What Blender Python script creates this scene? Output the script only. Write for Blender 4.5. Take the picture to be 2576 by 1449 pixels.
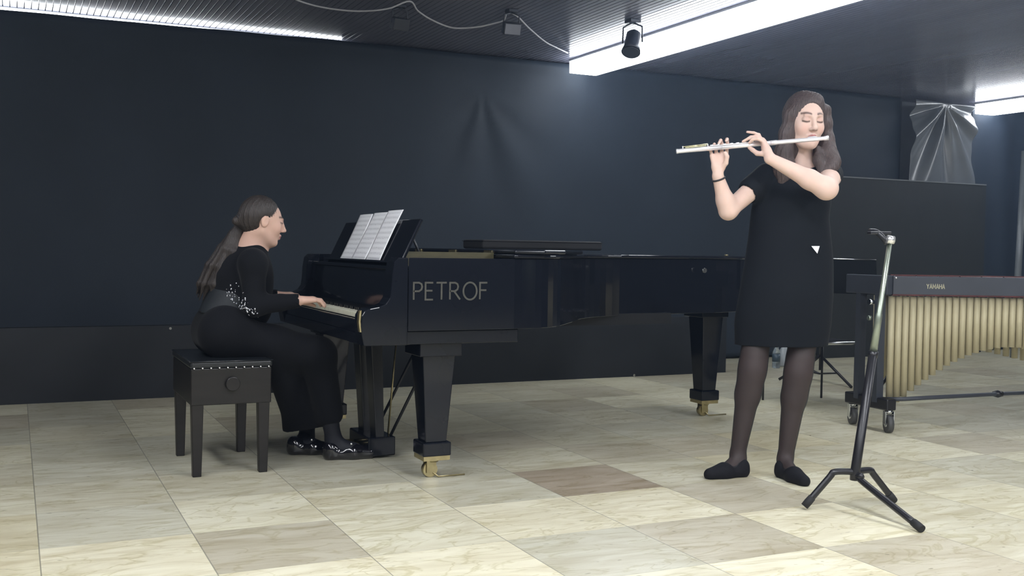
import bpy, math, random
import numpy as np
from mathutils import Vector, Matrix
from mathutils.bvhtree import BVHTree

for _o in list(bpy.data.objects):
    bpy.data.objects.remove(_o)
SC = bpy.context.scene
COL = SC.collection
random.seed(7)
PI = math.pi

# ------------------------------------------------------------------ camera
# World: X along the back wall, Y away from the camera towards it, Z up, metres.
FPX, CX, CY, CAMH = 2628.0, 1288.0, 724.5, 1.04

def _dir(px, py):
    v = np.array([(px - CX) / FPX, -(py - CY) / FPX, -1.0])
    return v / np.linalg.norm(v)
_x = _dir(6800, 712)
_y = _dir(35, 606)
_y = _y - _x * (_y @ _x)
_y /= np.linalg.norm(_y)
_z = np.cross(_x, _y)
ROT = np.array([_x, _y, _z])
cam_data = bpy.data.cameras.new('camera')
cam_data.sensor_width = 36.0
cam_data.lens = FPX / 2576.0 * 36.0
cam_data.clip_start = 0.05
cam_data.clip_end = 100
cam = bpy.data.objects.new('camera', cam_data)
COL.objects.link(cam)
_m = Matrix.Identity(4)
for i in range(3):
    for j in range(3):
        _m[i][j] = ROT[i][j]
_m.translation = Vector((0, 0, CAMH))
cam.matrix_world = _m
SC.camera = cam

def at(px, py, D):
    """point seen at a pixel at a depth of D metres"""
    v = np.array([(px - CX) / FPX, -(py - CY) / FPX, -1.0]) * D
    w = ROT @ v
    return Vector((w[0], w[1], w[2] + CAMH))

def onz(px, py, z=0.0):
    v = ROT @ np.array([(px - CX) / FPX, -(py - CY) / FPX, -1.0])
    t = (z - CAMH) / v[2]
    return Vector((v[0] * t, v[1] * t, z))

# ------------------------------------------------------------------ exposure, world
SC.view_settings.view_transform = 'Standard'
SC.view_settings.look = 'None'
SC.view_settings.exposure = 0.44
SC.view_settings.gamma = 1.0
SC.view_settings.use_curve_mapping = False
LAMP = 9.0             # radiance of the fluorescent diffusers
world = bpy.data.worlds.new('world')
SC.world = world
world.use_nodes = True
world.node_tree.nodes['Background'].inputs[0].default_value = (0.55, 0.7, 1.0, 1)
world.node_tree.nodes['Background'].inputs[1].default_value = 0.0

# thin air haze added to stand in for bluish camera glare round the lamps
_vs = world.node_tree.nodes.new('ShaderNodeVolumeScatter')
_vs.inputs['Color'].default_value = (0.50, 0.68, 1.0, 1)
_vs.inputs['Density'].default_value = 0.0058
_vs.inputs['Anisotropy'].default_value = 0.78
world.node_tree.links.new(_vs.outputs[0], world.node_tree.nodes['World Output'].inputs['Volume'])

# ------------------------------------------------------------------ materials
def mat(name, col, rough=0.5, metal=0.0, spec=0.5, var=0.12, nscale=6.0, bump=0.0, bscale=60.0,
        emit=None, estr=0.0, attr=None, stretch=(1, 1, 1), coat=0.0, sheen=0.0, alpha=1.0, sss=0.0, trans=0.0):
    m = bpy.data.materials.new(name)
    m.use_nodes = True
    nt = m.node_tree
    N, L = nt.nodes, nt.links
    p = N['Principled BSDF']
    p.inputs['Roughness'].default_value = rough
    p.inputs['Metallic'].default_value = metal
    p.inputs['Specular IOR Level'].default_value = spec
    p.inputs['Coat Weight'].default_value = coat
    p.inputs['Coat Roughness'].default_value = 0.04
    p.inputs['Sheen Weight'].default_value = sheen
    p.inputs['Alpha'].default_value = alpha
    p.inputs['Transmission Weight'].default_value = trans
    if sss:
        p.inputs['Subsurface Weight'].default_value = sss
        p.inputs['Subsurface Radius'].default_value = (0.012, 0.005, 0.003)
        p.inputs['Subsurface Scale'].default_value = 1.0
    tc = N.new('ShaderNodeTexCoord')
    mp = N.new('ShaderNodeMapping')
    mp.inputs['Scale'].default_value = stretch
    L.new(tc.outputs['Object'], mp.inputs['Vector'])
    nz = N.new('ShaderNodeTexNoise')
    nz.inputs['Scale'].default_value = nscale
    nz.inputs['Detail'].default_value = 4
    L.new(mp.outputs[0], nz.inputs['Vector'])
    mr = N.new('ShaderNodeMapRange')
    mr.inputs['From Min'].default_value = 0.3
    mr.inputs['From Max'].default_value = 0.7
    mr.inputs['To Min'].default_value = 1 - var
    mr.inputs['To Max'].default_value = 1 + var
    L.new(nz.outputs['Fac'], mr.inputs['Value'])
    mul = N.new('ShaderNodeVectorMath')
    mul.operation = 'SCALE'
    if attr:
        a = N.new('ShaderNodeAttribute')
        a.attribute_name = attr
        L.new(a.outputs['Color'], mul.inputs[0])
    else:
        mul.inputs[0].default_value = col[:3]
    L.new(mr.outputs[0], mul.inputs['Scale'])
    L.new(mul.outputs[0], p.inputs['Base Color'])
    if bump:
        n2 = N.new('ShaderNodeTexNoise')
        n2.inputs['Scale'].default_value = bscale
        n2.inputs['Detail'].default_value = 3
        L.new(mp.outputs[0], n2.inputs['Vector'])
        b = N.new('ShaderNodeBump')
        b.inputs['Strength'].default_value = bump
        b.inputs['Distance'].default_value = 0.01
        L.new(n2.outputs['Fac'], b.inputs['Height'])
        L.new(b.outputs[0], p.inputs['Normal'])
    if emit:
        p.inputs['Emission Color'].default_value = (*emit, 1)
        p.inputs['Emission Strength'].default_value = estr
    return m

M = {}
M['curtain'] = mat('dark_curtain_cloth', (0.020, 0.029, 0.043), 0.62, spec=0.3, var=0.10, nscale=1.5, bump=0.15, bscale=240)
M['curtain2'] = mat('blue_curtain_cloth', (0.017, 0.026, 0.042), 0.6, spec=0.3, var=0.10, nscale=1.5, bump=0.15, bscale=240)
M['sheet'] = mat('shiny_black_sheeting', (0.10, 0.11, 0.125), 0.30, spec=0.9, var=0.1, nscale=3)
M['panel'] = mat('dark_panel', (0.022, 0.025, 0.027), 0.6, spec=0.3, var=0.12, nscale=3)
M['platform'] = mat('black_platform_board', (0.017, 0.020, 0.025), 0.5, spec=0.3, var=0.15, nscale=3)
M['ceil'] = mat('glossy_dark_slats', (0.175, 0.178, 0.235), 0.20, spec=0.7, var=0.15, nscale=2, stretch=(1, 0.1, 1))
M['wall'] = mat('grey_wall_paint', (0.10, 0.105, 0.115), 0.85, var=0.08)
M['housing'] = mat('lamp_housing_white', (0.55, 0.57, 0.6), 0.4)
M['diffuser'] = mat('lamp_diffuser', (0.9, 0.9, 0.9), 0.5, var=0.01, emit=(0.90, 0.95, 1.0), estr=LAMP)
M['diffuser_front'] = mat('lamp_diffuser_boosted_front', (0.9, 0.9, 0.9), 0.5, var=0.01, emit=(0.92, 0.95, 1.0), estr=LAMP * 2.25)  # glow raised above that of the visible lamps to brighten the foreground
M['diffuser_mid'] = mat('lamp_diffuser_boosted_left', (0.9, 0.9, 0.9), 0.5, var=0.01, emit=(0.92, 0.95, 1.0), estr=LAMP * 1.75)  # glow raised above that of the visible lamps to brighten the left side
M['tube_lamp'] = mat('lamp_tube_lit', (0.9, 0.9, 0.9), 0.5, var=0.01, emit=(0.90, 0.95, 1.0), estr=LAMP * 0.8)
M['piano'] = mat('black_polyester_lacquer', (0.006, 0.0075, 0.012), 0.10, spec=0.30, var=0.05)
M['piano_matt'] = mat('black_satin_lacquer', (0.009, 0.010, 0.013), 0.32, spec=0.45, var=0.1)
M['brass'] = mat('brass', (0.42, 0.36, 0.2), 0.3, metal=0.9, var=0.15, nscale=30)
M['letter'] = mat('dull_brass_letters', (0.068, 0.068, 0.060), 0.6, metal=0.0, spec=0.2, var=0.1, nscale=40)
M['wood_inner'] = mat('yellow_veneer', (0.058, 0.050, 0.018), 0.5, var=0.3, nscale=8, stretch=(1, 8, 8))
M['gold'] = mat('gold_iron_plate', (0.34, 0.26, 0.09), 0.35, metal=0.7, var=0.2)
M['ivory'] = mat('ivory_keys', (0.72, 0.71, 0.56), 0.25, var=0.03)
M['ebony'] = mat('black_keys', (0.008, 0.008, 0.009), 0.25)
M['felt'] = mat('dark_red_felt', (0.05, 0.006, 0.008), 0.9)
M['bench'] = mat('dark_brown_stained_wood', (0.0085, 0.0072, 0.0072), 0.35, spec=0.4, var=0.3, nscale=6, stretch=(1, 1, 6))
M['vinyl'] = mat('black_vinyl_cushion', (0.010, 0.012, 0.015), 0.33, spec=0.5, bump=0.1, bscale=150)
M['steel'] = mat('chrome_steel', (0.62, 0.64, 0.66), 0.2, metal=1.0, var=0.06)
M['stud'] = mat('bright_stud', (0.85, 0.85, 0.85), 0.2, metal=0.8, var=0.03)
M['silver'] = mat('silver_plate', (0.90, 0.89, 0.92), 0.36, metal=0.6, var=0.04)
M['goldkey'] = mat('warm_silver_keywork', (0.72, 0.68, 0.42), 0.25, metal=0.8, var=0.15, nscale=50)
M['stand'] = mat('black_powder_coated_steel', (0.011, 0.011, 0.014), 0.32, spec=0.5)
M['stand_pale'] = mat('worn_grey_steel_tube', (0.30, 0.34, 0.28), 0.28, metal=0.75, var=0.12, nscale=12)
M['rubber'] = mat('black_rubber', (0.012, 0.012, 0.013), 0.75)
M['wheel'] = mat('grey_rubber_wheel', (0.07, 0.07, 0.07), 0.5)
M['rail'] = mat('grey_blue_rail', (0.040, 0.045, 0.058), 0.42, spec=0.5, var=0.1)
M['rosewood'] = mat('rosewood_bars', (0.075, 0.020, 0.020), 0.3, var=0.4, nscale=14, stretch=(1, 1, 1))
M['tubes'] = mat('champagne_anodised_aluminium', (0.46, 0.41, 0.265), 0.55, metal=0.15, var=0.05, nscale=3)
M['tubes_dark'] = mat('shaded_olive_aluminium', (0.30, 0.27, 0.15), 0.4, metal=0.35, var=0.05, nscale=3)
M['label'] = mat('pale_gold_lettering', (0.45, 0.43, 0.30), 0.5)
M['cable'] = mat('pale_grey_cable', (0.42, 0.42, 0.46), 0.5)
M['spot'] = mat('spotlight_body_black', (0.025, 0.03, 0.045), 0.35)
M['spot_pale'] = mat('spotlight_body_grey', (0.20, 0.21, 0.26), 0.5)
M['skin'] = mat('skin', (1, 1, 1), 0.58, spec=0.22, var=0.04, nscale=25, attr='Col', sss=0.12)
M['hair_brown'] = mat('long_brown_hair', (0.068, 0.048, 0.045), 0.42, spec=0.45, var=0.35, nscale=40, stretch=(6, 6, 0.5), bump=0.5, bscale=60)
M['hair_dark'] = mat('dark_brown_hair', (0.030, 0.023, 0.020), 0.42, spec=0.45, var=0.35, nscale=40, stretch=(6, 6, 0.5), bump=0.5, bscale=60)
M['dress'] = mat('black_jersey_dress', (0.0050, 0.0064, 0.0090), 0.8, spec=0.15, var=0.15, nscale=4, sheen=0.015)
M['velvet'] = mat('black_velvet', (0.0045, 0.005, 0.007), 0.85, spec=0.15, var=0.15, nscale=5, sheen=0.03)
M['top_grey'] = mat('dark_grey_jacket_cloth', (0.015, 0.018, 0.021), 0.6, spec=0.3, var=0.2, nscale=9, bump=0.3, bscale=22)
M['tights'] = mat('sheer_black_tights', (0.020, 0.018, 0.021), 0.55, spec=0.35, var=0.1, nscale=9, alpha=0.78)
M['stocking'] = mat('opaque_dark_stockings', (0.010, 0.011, 0.016), 0.6, spec=0.3)
M['suede'] = mat('black_suede_shoe', (0.0075, 0.0075, 0.010), 0.8, spec=0.2, bump=0.1, bscale=200)
M['patent'] = mat('black_patent_leather', (0.006, 0.006, 0.009), 0.12, spec=0.6, coat=0.5)
M['band'] = mat('black_band', (0.02, 0.018, 0.02), 0.6)
M['tag'] = mat('white_tag', (0.75, 0.76, 0.8), 0.6, var=0.02)
M['sequin'] = mat('silver_sequins', (0.55, 0.57, 0.62), 0.22, metal=0.8)
M['glass'] = mat('clear_plastic', (0.62, 0.70, 0.75), 0.1, trans=0.85, var=0.05)
M['bag'] = mat('pale_plastic_bag', (0.36, 0.39, 0.42), 0.35, var=0.15, nscale=12, bump=0.4, bscale=20)
M['scalp'] = mat('pale_parting', (0.35, 0.29, 0.27), 0.6)

def paper_material():
    m = mat('printed_music_paper', (0.86, 0.88, 0.93), 0.7, var=0.02)
    nt = m.node_tree
    N, L = nt.nodes, nt.links
    p = N['Principled BSDF']
    uv = N.new('ShaderNodeAttribute')
    uv.attribute_name = 'page'
    sep = N.new('ShaderNodeSeparateXYZ')
    L.new(uv.outputs['Vector'], sep.inputs[0])
    def math1(op, a, b=None, c=None):
        n = N.new('ShaderNodeMath')
        n.operation = op
        for i, v in enumerate((a, b, c)):
            if v is None:
                continue
            if isinstance(v, (int, float)):
                n.inputs[i].default_value = v
            else:
                L.new(v, n.inputs[i])
        return n.outputs[0]
    u, v = sep.outputs[0], sep.outputs[1]
    sys_ = math1('FRACT', math1('MULTIPLY', v, 10.0))                     # ten staves a page
    inst = math1('MULTIPLY', math1('GREATER_THAN', sys_, 0.3), math1('LESS_THAN', sys_, 0.75))
    ln = math1('LESS_THAN', math1('FRACT', math1('MULTIPLY', sys_, 11.0)), 0.3)
    staff = math1('MULTIPLY', math1('MULTIPLY', inst, ln), 0.38)
    nz = N.new('ShaderNodeTexNoise')
    nz.inputs['Scale'].default_value = 1.0
    nz.inputs['Detail'].default_value = 2
    mp = N.new('ShaderNodeMapping')
    mp.inputs['Scale'].default_value = (60, 70, 1)
    L.new(uv.outputs['Vector'], mp.inputs['Vector'])
    L.new(mp.outputs[0], nz.inputs['Vector'])
    notes = math1('MULTIPLY', math1('MULTIPLY', math1('GREATER_THAN', nz.outputs['Fac'], 0.58), inst), 0.6)
    ink = math1('MAXIMUM', staff, notes)
    mu = math1('MULTIPLY', math1('GREATER_THAN', u, 0.08), math1('LESS_THAN', u, 0.92))
    mv = math1('MULTIPLY', math1('GREATER_THAN', v, 0.05), math1('LESS_THAN', v, 0.95))
    ink = math1('MULTIPLY', ink, math1('MULTIPLY', mu, mv))
    mix = N.new('ShaderNodeMix')
    mix.data_type = 'RGBA'
    L.new(ink, mix.inputs['Factor'])
    mix.inputs[6].default_value = (0.93, 0.94, 0.97, 1)
    mix.inputs[7].default_value = (0.22, 0.22, 0.26, 1)
    L.new(mix.outputs[2], p.inputs['Base Color'])
    return m
M['paper'] = paper_material()

def floor_material():
    m = bpy.data.materials.new('travertine_tiles')
    m.use_nodes = True
    nt = m.node_tree
    N, L = nt.nodes, nt.links
    p = N['Principled BSDF']
    tc = N.new('ShaderNodeTexCoord')
    at_ = N.new('ShaderNodeAttribute')
    at_.attribute_name = 'Tone'
    rnd = N.new('ShaderNodeAttribute')
    rnd.attribute_name = 'Rnd'
    sc = N.new('ShaderNodeVectorMath'); sc.operation = 'SCALE'; sc.inputs['Scale'].default_value = 40
    L.new(rnd.outputs['Vector'], sc.inputs[0])
    add = N.new('ShaderNodeVectorMath'); add.operation = 'ADD'
    L.new(tc.outputs['Object'], add.inputs[0]); L.new(sc.outputs[0], add.inputs[1])
    # stretched veins
    mp = N.new('ShaderNodeMapping'); mp.inputs['Scale'].default_value = (1.6, 6.0, 1)
    L.new(add.outputs[0], mp.inputs['Vector'])
    nz = N.new('ShaderNodeTexNoise')
    nz.inputs['Scale'].default_value = 1.5; nz.inputs['Detail'].default_value = 7
    nz.inputs['Roughness'].default_value = 0.6; nz.inputs['Distortion'].default_value = 1.4
    L.new(mp.outputs[0], nz.inputs['Vector'])
    r1 = N.new('ShaderNodeValToRGB')
    r1.color_ramp.elements[0].position = 0.30; r1.color_ramp.elements[0].color = (0.80, 0.75, 0.66, 1)
    r1.color_ramp.elements[1].position = 0.62; r1.color_ramp.elements[1].color = (1.06, 1.05, 1.04, 1)
    L.new(nz.outputs['Fac'], r1.inputs[0])
    # fine veins: thin dark lines
    n2 = N.new('ShaderNodeTexNoise')
    n2.inputs['Scale'].default_value = 2.2; n2.inputs['Detail'].default_value = 6; n2.inputs['Distortion'].default_value = 2.5
    mp2 = N.new('ShaderNodeMapping'); mp2.inputs['Scale'].default_value = (0.8, 2.2, 1)
    L.new(add.outputs[0], mp2.inputs['Vector']); L.new(mp2.outputs[0], n2.inputs['Vector'])
    r2 = N.new('ShaderNodeValToRGB')
    e = r2.color_ramp.elements
    e[0].position = 0.46; e[0].color = (1, 1, 1, 1)
    e[1].position = 0.52; e[1].color = (1, 1, 1, 1)
    k = e.new(0.49); k.color = (0.80, 0.78, 0.68, 1)
    L.new(n2.outputs['Fac'], r2.inputs[0])
    # small pits
    vo = N.new('ShaderNodeTexNoise'); vo.inputs['Scale'].default_value = 26; vo.inputs['Detail'].default_value = 2
    mp3 = N.new('ShaderNodeMapping'); mp3.inputs['Scale'].default_value = (0.7, 1.3, 1)
    L.new(add.outputs[0], mp3.inputs['Vector']); L.new(mp3.outputs[0], vo.inputs['Vector'])
    r3 = N.new('ShaderNodeValToRGB')
    r3.color_ramp.elements[0].position = 0.70; r3.color_ramp.elements[0].color = (1, 1, 1, 1)
    r3.color_ramp.elements[1].position = 0.77; r3.color_ramp.elements[1].color = (0.5, 0.49, 0.43, 1)
    L.new(vo.outputs['Fac'], r3.inputs[0])
    def mul(a, b):
        n = N.new('ShaderNodeMix'); n.data_type = 'RGBA'; n.blend_type = 'MULTIPLY'
        n.inputs['Factor'].default_value = 1
        L.new(a, n.inputs[6]); L.new(b, n.inputs[7])
        return n.outputs[2]
    c = mul(mul(mul(at_.outputs['Color'], r1.outputs[0]), r2.outputs[0]), r3.outputs[0])
    # joints
    sep = N.new('ShaderNodeSeparateXYZ'); L.new(tc.outputs['Object'], sep.inputs[0])
    def joint(out, off, pitch):
        a = N.new('ShaderNodeMath'); a.operation = 'SUBTRACT'; L.new(out, a.inputs[0]); a.inputs[1].default_value = off - pitch / 2
        b = N.new('ShaderNodeMath'); b.operation = 'DIVIDE'; L.new(a.outputs[0], b.inputs[0]); b.inputs[1].default_value = pitch
        f = N.new('ShaderNodeMath'); f.operation = 'FRACT'; L.new(b.outputs[0], f.inputs[0])
        s = N.new('ShaderNodeMath'); s.operation = 'SUBTRACT'; L.new(f.outputs[0], s.inputs[0]); s.inputs[1].default_value = 0.5
        q = N.new('ShaderNodeMath'); q.operation = 'ABSOLUTE'; L.new(s.outputs[0], q.inputs[0])
        return q.outputs[0]
    jx = joint(sep.outputs[0], TX0, TPX); jy = joint(sep.outputs[1], TY0, TPY)
    def lt(o, v):
        n = N.new('ShaderNodeMath'); n.operation = 'LESS_THAN'; L.new(o, n.inputs[0]); n.inputs[1].default_value = v
        return n.outputs[0]
    mx = N.new('ShaderNodeMath'); mx.operation = 'MAXIMUM'
    ly = N.new('ShaderNodeMath'); ly.operation = 'MULTIPLY'; L.new(lt(jy, 0.003), ly.inputs[0]); ly.inputs[1].default_value = 0.55
    L.new(lt(jx, 0.0042), mx.inputs[0]); L.new(ly.outputs[0], mx.inputs[1])
    mixj = N.new('ShaderNodeMix'); mixj.data_type = 'RGBA'
    m7 = N.new('ShaderNodeMath'); m7.operation = 'MULTIPLY'; m7.inputs[1].default_value = 0.62
    L.new(mx.outputs[0], m7.inputs[0])
    L.new(m7.outputs[0], mixj.inputs['Factor']); L.new(c, mixj.inputs[6]); mixj.inputs[7].default_value = (0.12, 0.12, 0.10, 1)
    L.new(mixj.outputs[2], p.inputs['Base Color'])
    rr = N.new('ShaderNodeMapRange'); rr.inputs['To Min'].default_value = 0.22; rr.inputs['To Max'].default_value = 0.42
    L.new(nz.outputs['Fac'], rr.inputs['Value']); L.new(rr.outputs[0], p.inputs['Roughness'])
    p.inputs['Specular IOR Level'].default_value = 0.5
    return m

# ------------------------------------------------------------------ object helpers
def tag(o, label=None, cat=None, group=None, kind=None):
    if label: o['label'] = label
    if cat: o['category'] = cat
    if group: o['group'] = group
    if kind: o['kind'] = kind
    return o

def empty(name, loc, label, cat, group=None):
    o = bpy.data.objects.new(name, None)
    o.empty_display_size = 0.1
    COL.objects.link(o)
    o.location = loc
    return tag(o, label, cat, group)

class MB:
    """collects shapes; build() links them as one mesh object"""
    def __init__(s):
        s.v = []; s.f = []; s.s = []
    def add(s, vs, fs, smooth=False):
        n = len(s.v)
        s.v += [tuple(v) for v in vs]
        for f in fs:
            s.f.append([i + n for i in f]); s.s.append(smooth)
        return s
    def box(s, c, size, rz=0.0, mtx=None):
        hx, hy, hz = [a / 2 for a in size]
        R = Matrix.Rotation(rz, 3, 'Z') if mtx is None else mtx
        c = Vector(c)
        vs = [c + R @ Vector((x * hx, y * hy, z * hz)) for x in (-1, 1) for y in (-1, 1) for z in (-1, 1)]
        s.add(vs, [(0, 1, 3, 2), (4, 6, 7, 5), (0, 4, 5, 1), (2, 3, 7, 6), (0, 2, 6, 4), (1, 5, 7, 3)])
        return s
    def bx(s, x0, x1, y0, y1, z0, z1):
        return s.box(((x0 + x1) / 2, (y0 + y1) / 2, (z0 + z1) / 2), (abs(x1 - x0), abs(y1 - y0), abs(z1 - z0)))
    def taper(s, c0, s0, c1, s1, rz=0.0):
        """square post from (centre, half sizes) to (centre, half sizes)"""
        R = Matrix.Rotation(rz, 3, 'Z')
        vs = []
        for c, h in ((c0, s0), (c1, s1)):
            for x, y in ((-1, -1), (1, -1), (1, 1), (-1, 1)):
                vs.append(Vector(c) + R @ Vector((x * h[0], y * h[1], 0)))
        s.add(vs, [(0, 3, 2, 1), (4, 5, 6, 7), (0, 1, 5, 4), (1, 2, 6, 5), (2, 3, 7, 6), (3, 0, 4, 7)])
        return s
    def tube(s, pts, r, n=12, cap=True):
        pts = [Vector(p) for p in pts]
        if not isinstance(r, (list, tuple)): r = [r] * len(pts)
        base = len(s.v)
        vs = []; fs = []
        t0 = (pts[1] - pts[0]).normalized()
        up = Vector((0, 0, 1)) if abs(t0.z) < 0.9 else Vector((1, 0, 0))
        nrm = t0.cross(up).normalized()
        for i, p in enumerate(pts):
            if i == 0: t = (pts[1] - pts[0])
            elif i == len(pts) - 1: t = (pts[-1] - pts[-2])
            else: t = (pts[i + 1] - pts[i]).normalized() + (pts[i] - pts[i - 1]).normalized()
            t.normalize()
            nrm = (nrm - t * nrm.dot(t)).normalized()
            b = t.cross(nrm)
            for k in range(n):
                a = 2 * PI * k / n
                vs.append(p + (nrm * math.cos(a) + b * math.sin(a)) * r[i])
        for i in range(len(pts) - 1):
            for k in range(n):
                a, b2 = i * n + k, i * n + (k + 1) % n
                fs.append((a, b2, b2 + n, a + n))
        s.add(vs, fs, True)
        if cap:
            for ring, rev in ((0, True), (len(pts) - 1, False)):
                idx = [base + ring * n + k for k in range(n)]
                if rev: idx.reverse()
                s.f.append(idx); s.s.append(False)
        return s
    def cyl(s, a, b, r, n=16, r2=None):
        return s.tube([a, b], [r, r if r2 is None else r2], n)
    def sphere(s, c, r, n=12, sc=(1, 1, 1)):
        c = Vector(c); vs = []; fs = []
        for i in range(n + 1):
            th = PI * i / n
            for k in range(2 * n):
                ph = PI * k / n
                vs.append(c + Vector((math.sin(th) * math.cos(ph) * r * sc[0], math.sin(th) * math.sin(ph) * r * sc[1], math.cos(th) * r * sc[2])))
        m = 2 * n
        for i in range(n):
            for k in range(m):
                a, b = i * m + k, i * m + (k + 1) % m
                fs.append((a, a + m, b + m, b))
        return s.add(vs, fs, True)
    def prism(s, poly, z0, z1):
        n = len(poly)
        vs = [(x, y, z0) for x, y in poly] + [(x, y, z1) for x, y in poly]
        fs = [tuple(reversed(range(n))), tuple(range(n, 2 * n))]
        fs += [(i, (i + 1) % n, (i + 1) % n + n, i + n) for i in range(n)]
        return s.add(vs, fs)
    def prismY(s, poly, y0, y1):
        """outline in XZ pushed along Y"""
        n = len(poly)
        vs = [(x, y0, z) for x, z in poly] + [(x, y1, z) for x, z in poly]
        fs = [tuple(range(n)), tuple(reversed(range(n, 2 * n)))]
        fs += [((i + 1) % n, i, i + n, (i + 1) % n + n) for i in range(n)]
        return s.add(vs, fs)
    def build(s, name, material, parent=None, bevel=0.0, smooth_all=False, label=None):
        me = bpy.data.meshes.new(name)
        me.from_pydata(s.v, [], s.f)
        me.validate()
        me.materials.append(material)
        if len(me.polygons) == len(s.s):
            me.polygons.foreach_set('use_smooth', [True] * len(s.s) if smooth_all else s.s)
        me.update()
        o = bpy.data.objects.new(name, me)
        COL.objects.link(o)
        if parent is not None:
            root = parent
            off = Vector((0, 0, 0))
            while root is not None:
                off += root.location
                root = root.parent
            me.transform(Matrix.Translation(-off))
            o.parent = parent
        if bevel:
            b = o.modifiers.new('bevel', 'BEVEL')
            b.width = bevel; b.segments = 4 if bevel > 0.008 and bevel < 0.0095 else 2; b.limit_method = 'ANGLE'
        if label: o['label'] = label
        return o

def struct(o):
    o['kind'] = 'structure'
    return o

def spline(pts, n=8):
    """Catmull-Rom through the points"""
    P = [Vector(p) for p in pts]
    P = [P[0] * 2 - P[1]] + P + [P[-1] * 2 - P[-2]]
    out = []
    for i in range(1, len(P) - 2):
        for k in range(n):
            t = k / n
            a, b, c, d = P[i - 1], P[i], P[i + 1], P[i + 2]
            out.append(0.5 * ((2 * b) + (c - a) * t + (2 * a - 5 * b + 4 * c - d) * t * t + (3 * b - a - 3 * c + d) * t ** 3))
    out.append(P[-2])
    return out

STROKES = {
    'P': [[(0, 0), (0, 1), (.38, 1), (.55, .92), (.6, .76), (.55, .6), (.38, .5), (0, .5)]],
    'E': [[(.55, 1), (0, 1), (0, 0), (.55, 0)], [(0, .53), (.5, .53)]],
    'T': [[(0, 1), (.75, 1)], [(.375, 1), (.375, 0)]],
    'R': [[(0, 0), (0, 1), (.38, 1), (.55, .92), (.6, .76), (.55, .6), (.38, .5), (0, .5)], [(.3, .5), (.75, 0)]],
    'O': [[(.5 + .5 * math.sin(a * PI / 12), .5 + .52 * math.cos(a * PI / 12)) for a in range(25)]],
    'F': [[(0, 0), (0, 1), (.55, 1)], [(0, .55), (.48, .55)]],
    'Y': [[(0, 1), (.35, .5), (.7, 1)], [(.35, .5), (.35, 0)]],
    'A': [[(0, 0), (.35, 1), (.7, 0)], [(.13, .34), (.57, .34)]],
    'M': [[(0, 0), (0, 1), (.4, .3), (.8, 1), (.8, 0)]],
    'H': [[(0, 0), (0, 1)], [(.65, 0), (.65, 1)], [(0, .52), (.65, .52)]],
}
ADV = {'P': .60, 'E': .55, 'T': .75, 'R': .75, 'O': 1.0, 'F': .55, 'Y': .7, 'A': .7, 'M': .8, 'H': .65}

def lettering(word, origin, right, up, out, height, width, weight, name, material, parent, xs=1.0):
    """raised flat strokes spelling the word from origin"""
    b = MB()
    gap = 0.24
    tot = sum(ADV[c] for c in word) + gap * (len(word) - 1)
    sx = width / tot
    x = 0.0
    right, up, out = Vector(right).normalized(), Vector(up).normalized(), Vector(out).normalized()
    o = Vector(origin)
    for c in word:
        for si, st in enumerate(STROKES[c]):
            P = [Vector((x + a[0] * sx, a[1] * height)) for a in st]
            closed = (P[0] - P[-1]).length < 1e-6
            L_, R_ = [], []
            n = len(P)
            for k in range(n):
                if k == 0: d0 = d1 = (P[1] - P[0]).normalized() if not closed else None
                if closed and k in (0, n - 1):
                    d0 = (P[-1] - P[-2]).normalized(); d1 = (P[1] - P[0]).normalized()
                elif 0 < k < n - 1:
                    d0 = (P[k] - P[k - 1]).normalized(); d1 = (P[k + 1] - P[k]).normalized()
                elif k == n - 1:
                    d0 = d1 = (P[-1] - P[-2]).normalized()
                t = (d0 + d1)
                t = t.normalized() if t.length > 0.1 else d1
                m = Vector((-t.y, t.x))
                cs = max(0.45, m.dot(Vector((-d1.y, d1.x))))
                L_.append(P[k] + m * weight / 2 / cs); R_.append(P[k] - m * weight / 2 / cs)
            def w3(p, q): return o + right * p.x + up * p.y + out * q
            top_ = 0.0015 + si * 0.0003
            vs = [w3(p, top_) for p in L_] + [w3(p, top_) for p in R_] + [w3(p, 0) for p in L_] + [w3(p, 0) for p in R_]
            fs = []
            for k in range(n - 1):
                fs += [(k, n + k, n + k + 1, k + 1), (k, k + 1, 2 * n + k + 1, 2 * n + k), (n + k + 1, n + k, 3 * n + k, 3 * n + k + 1)]
            fs += [(0, 2 * n, 3 * n, n), (n - 1, 2 * n - 1, 4 * n - 1, 3 * n - 1)]
            b.add(vs, fs)
        x += (ADV[c] + gap) * sx
    return b.build(name, material, parent)

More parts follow.
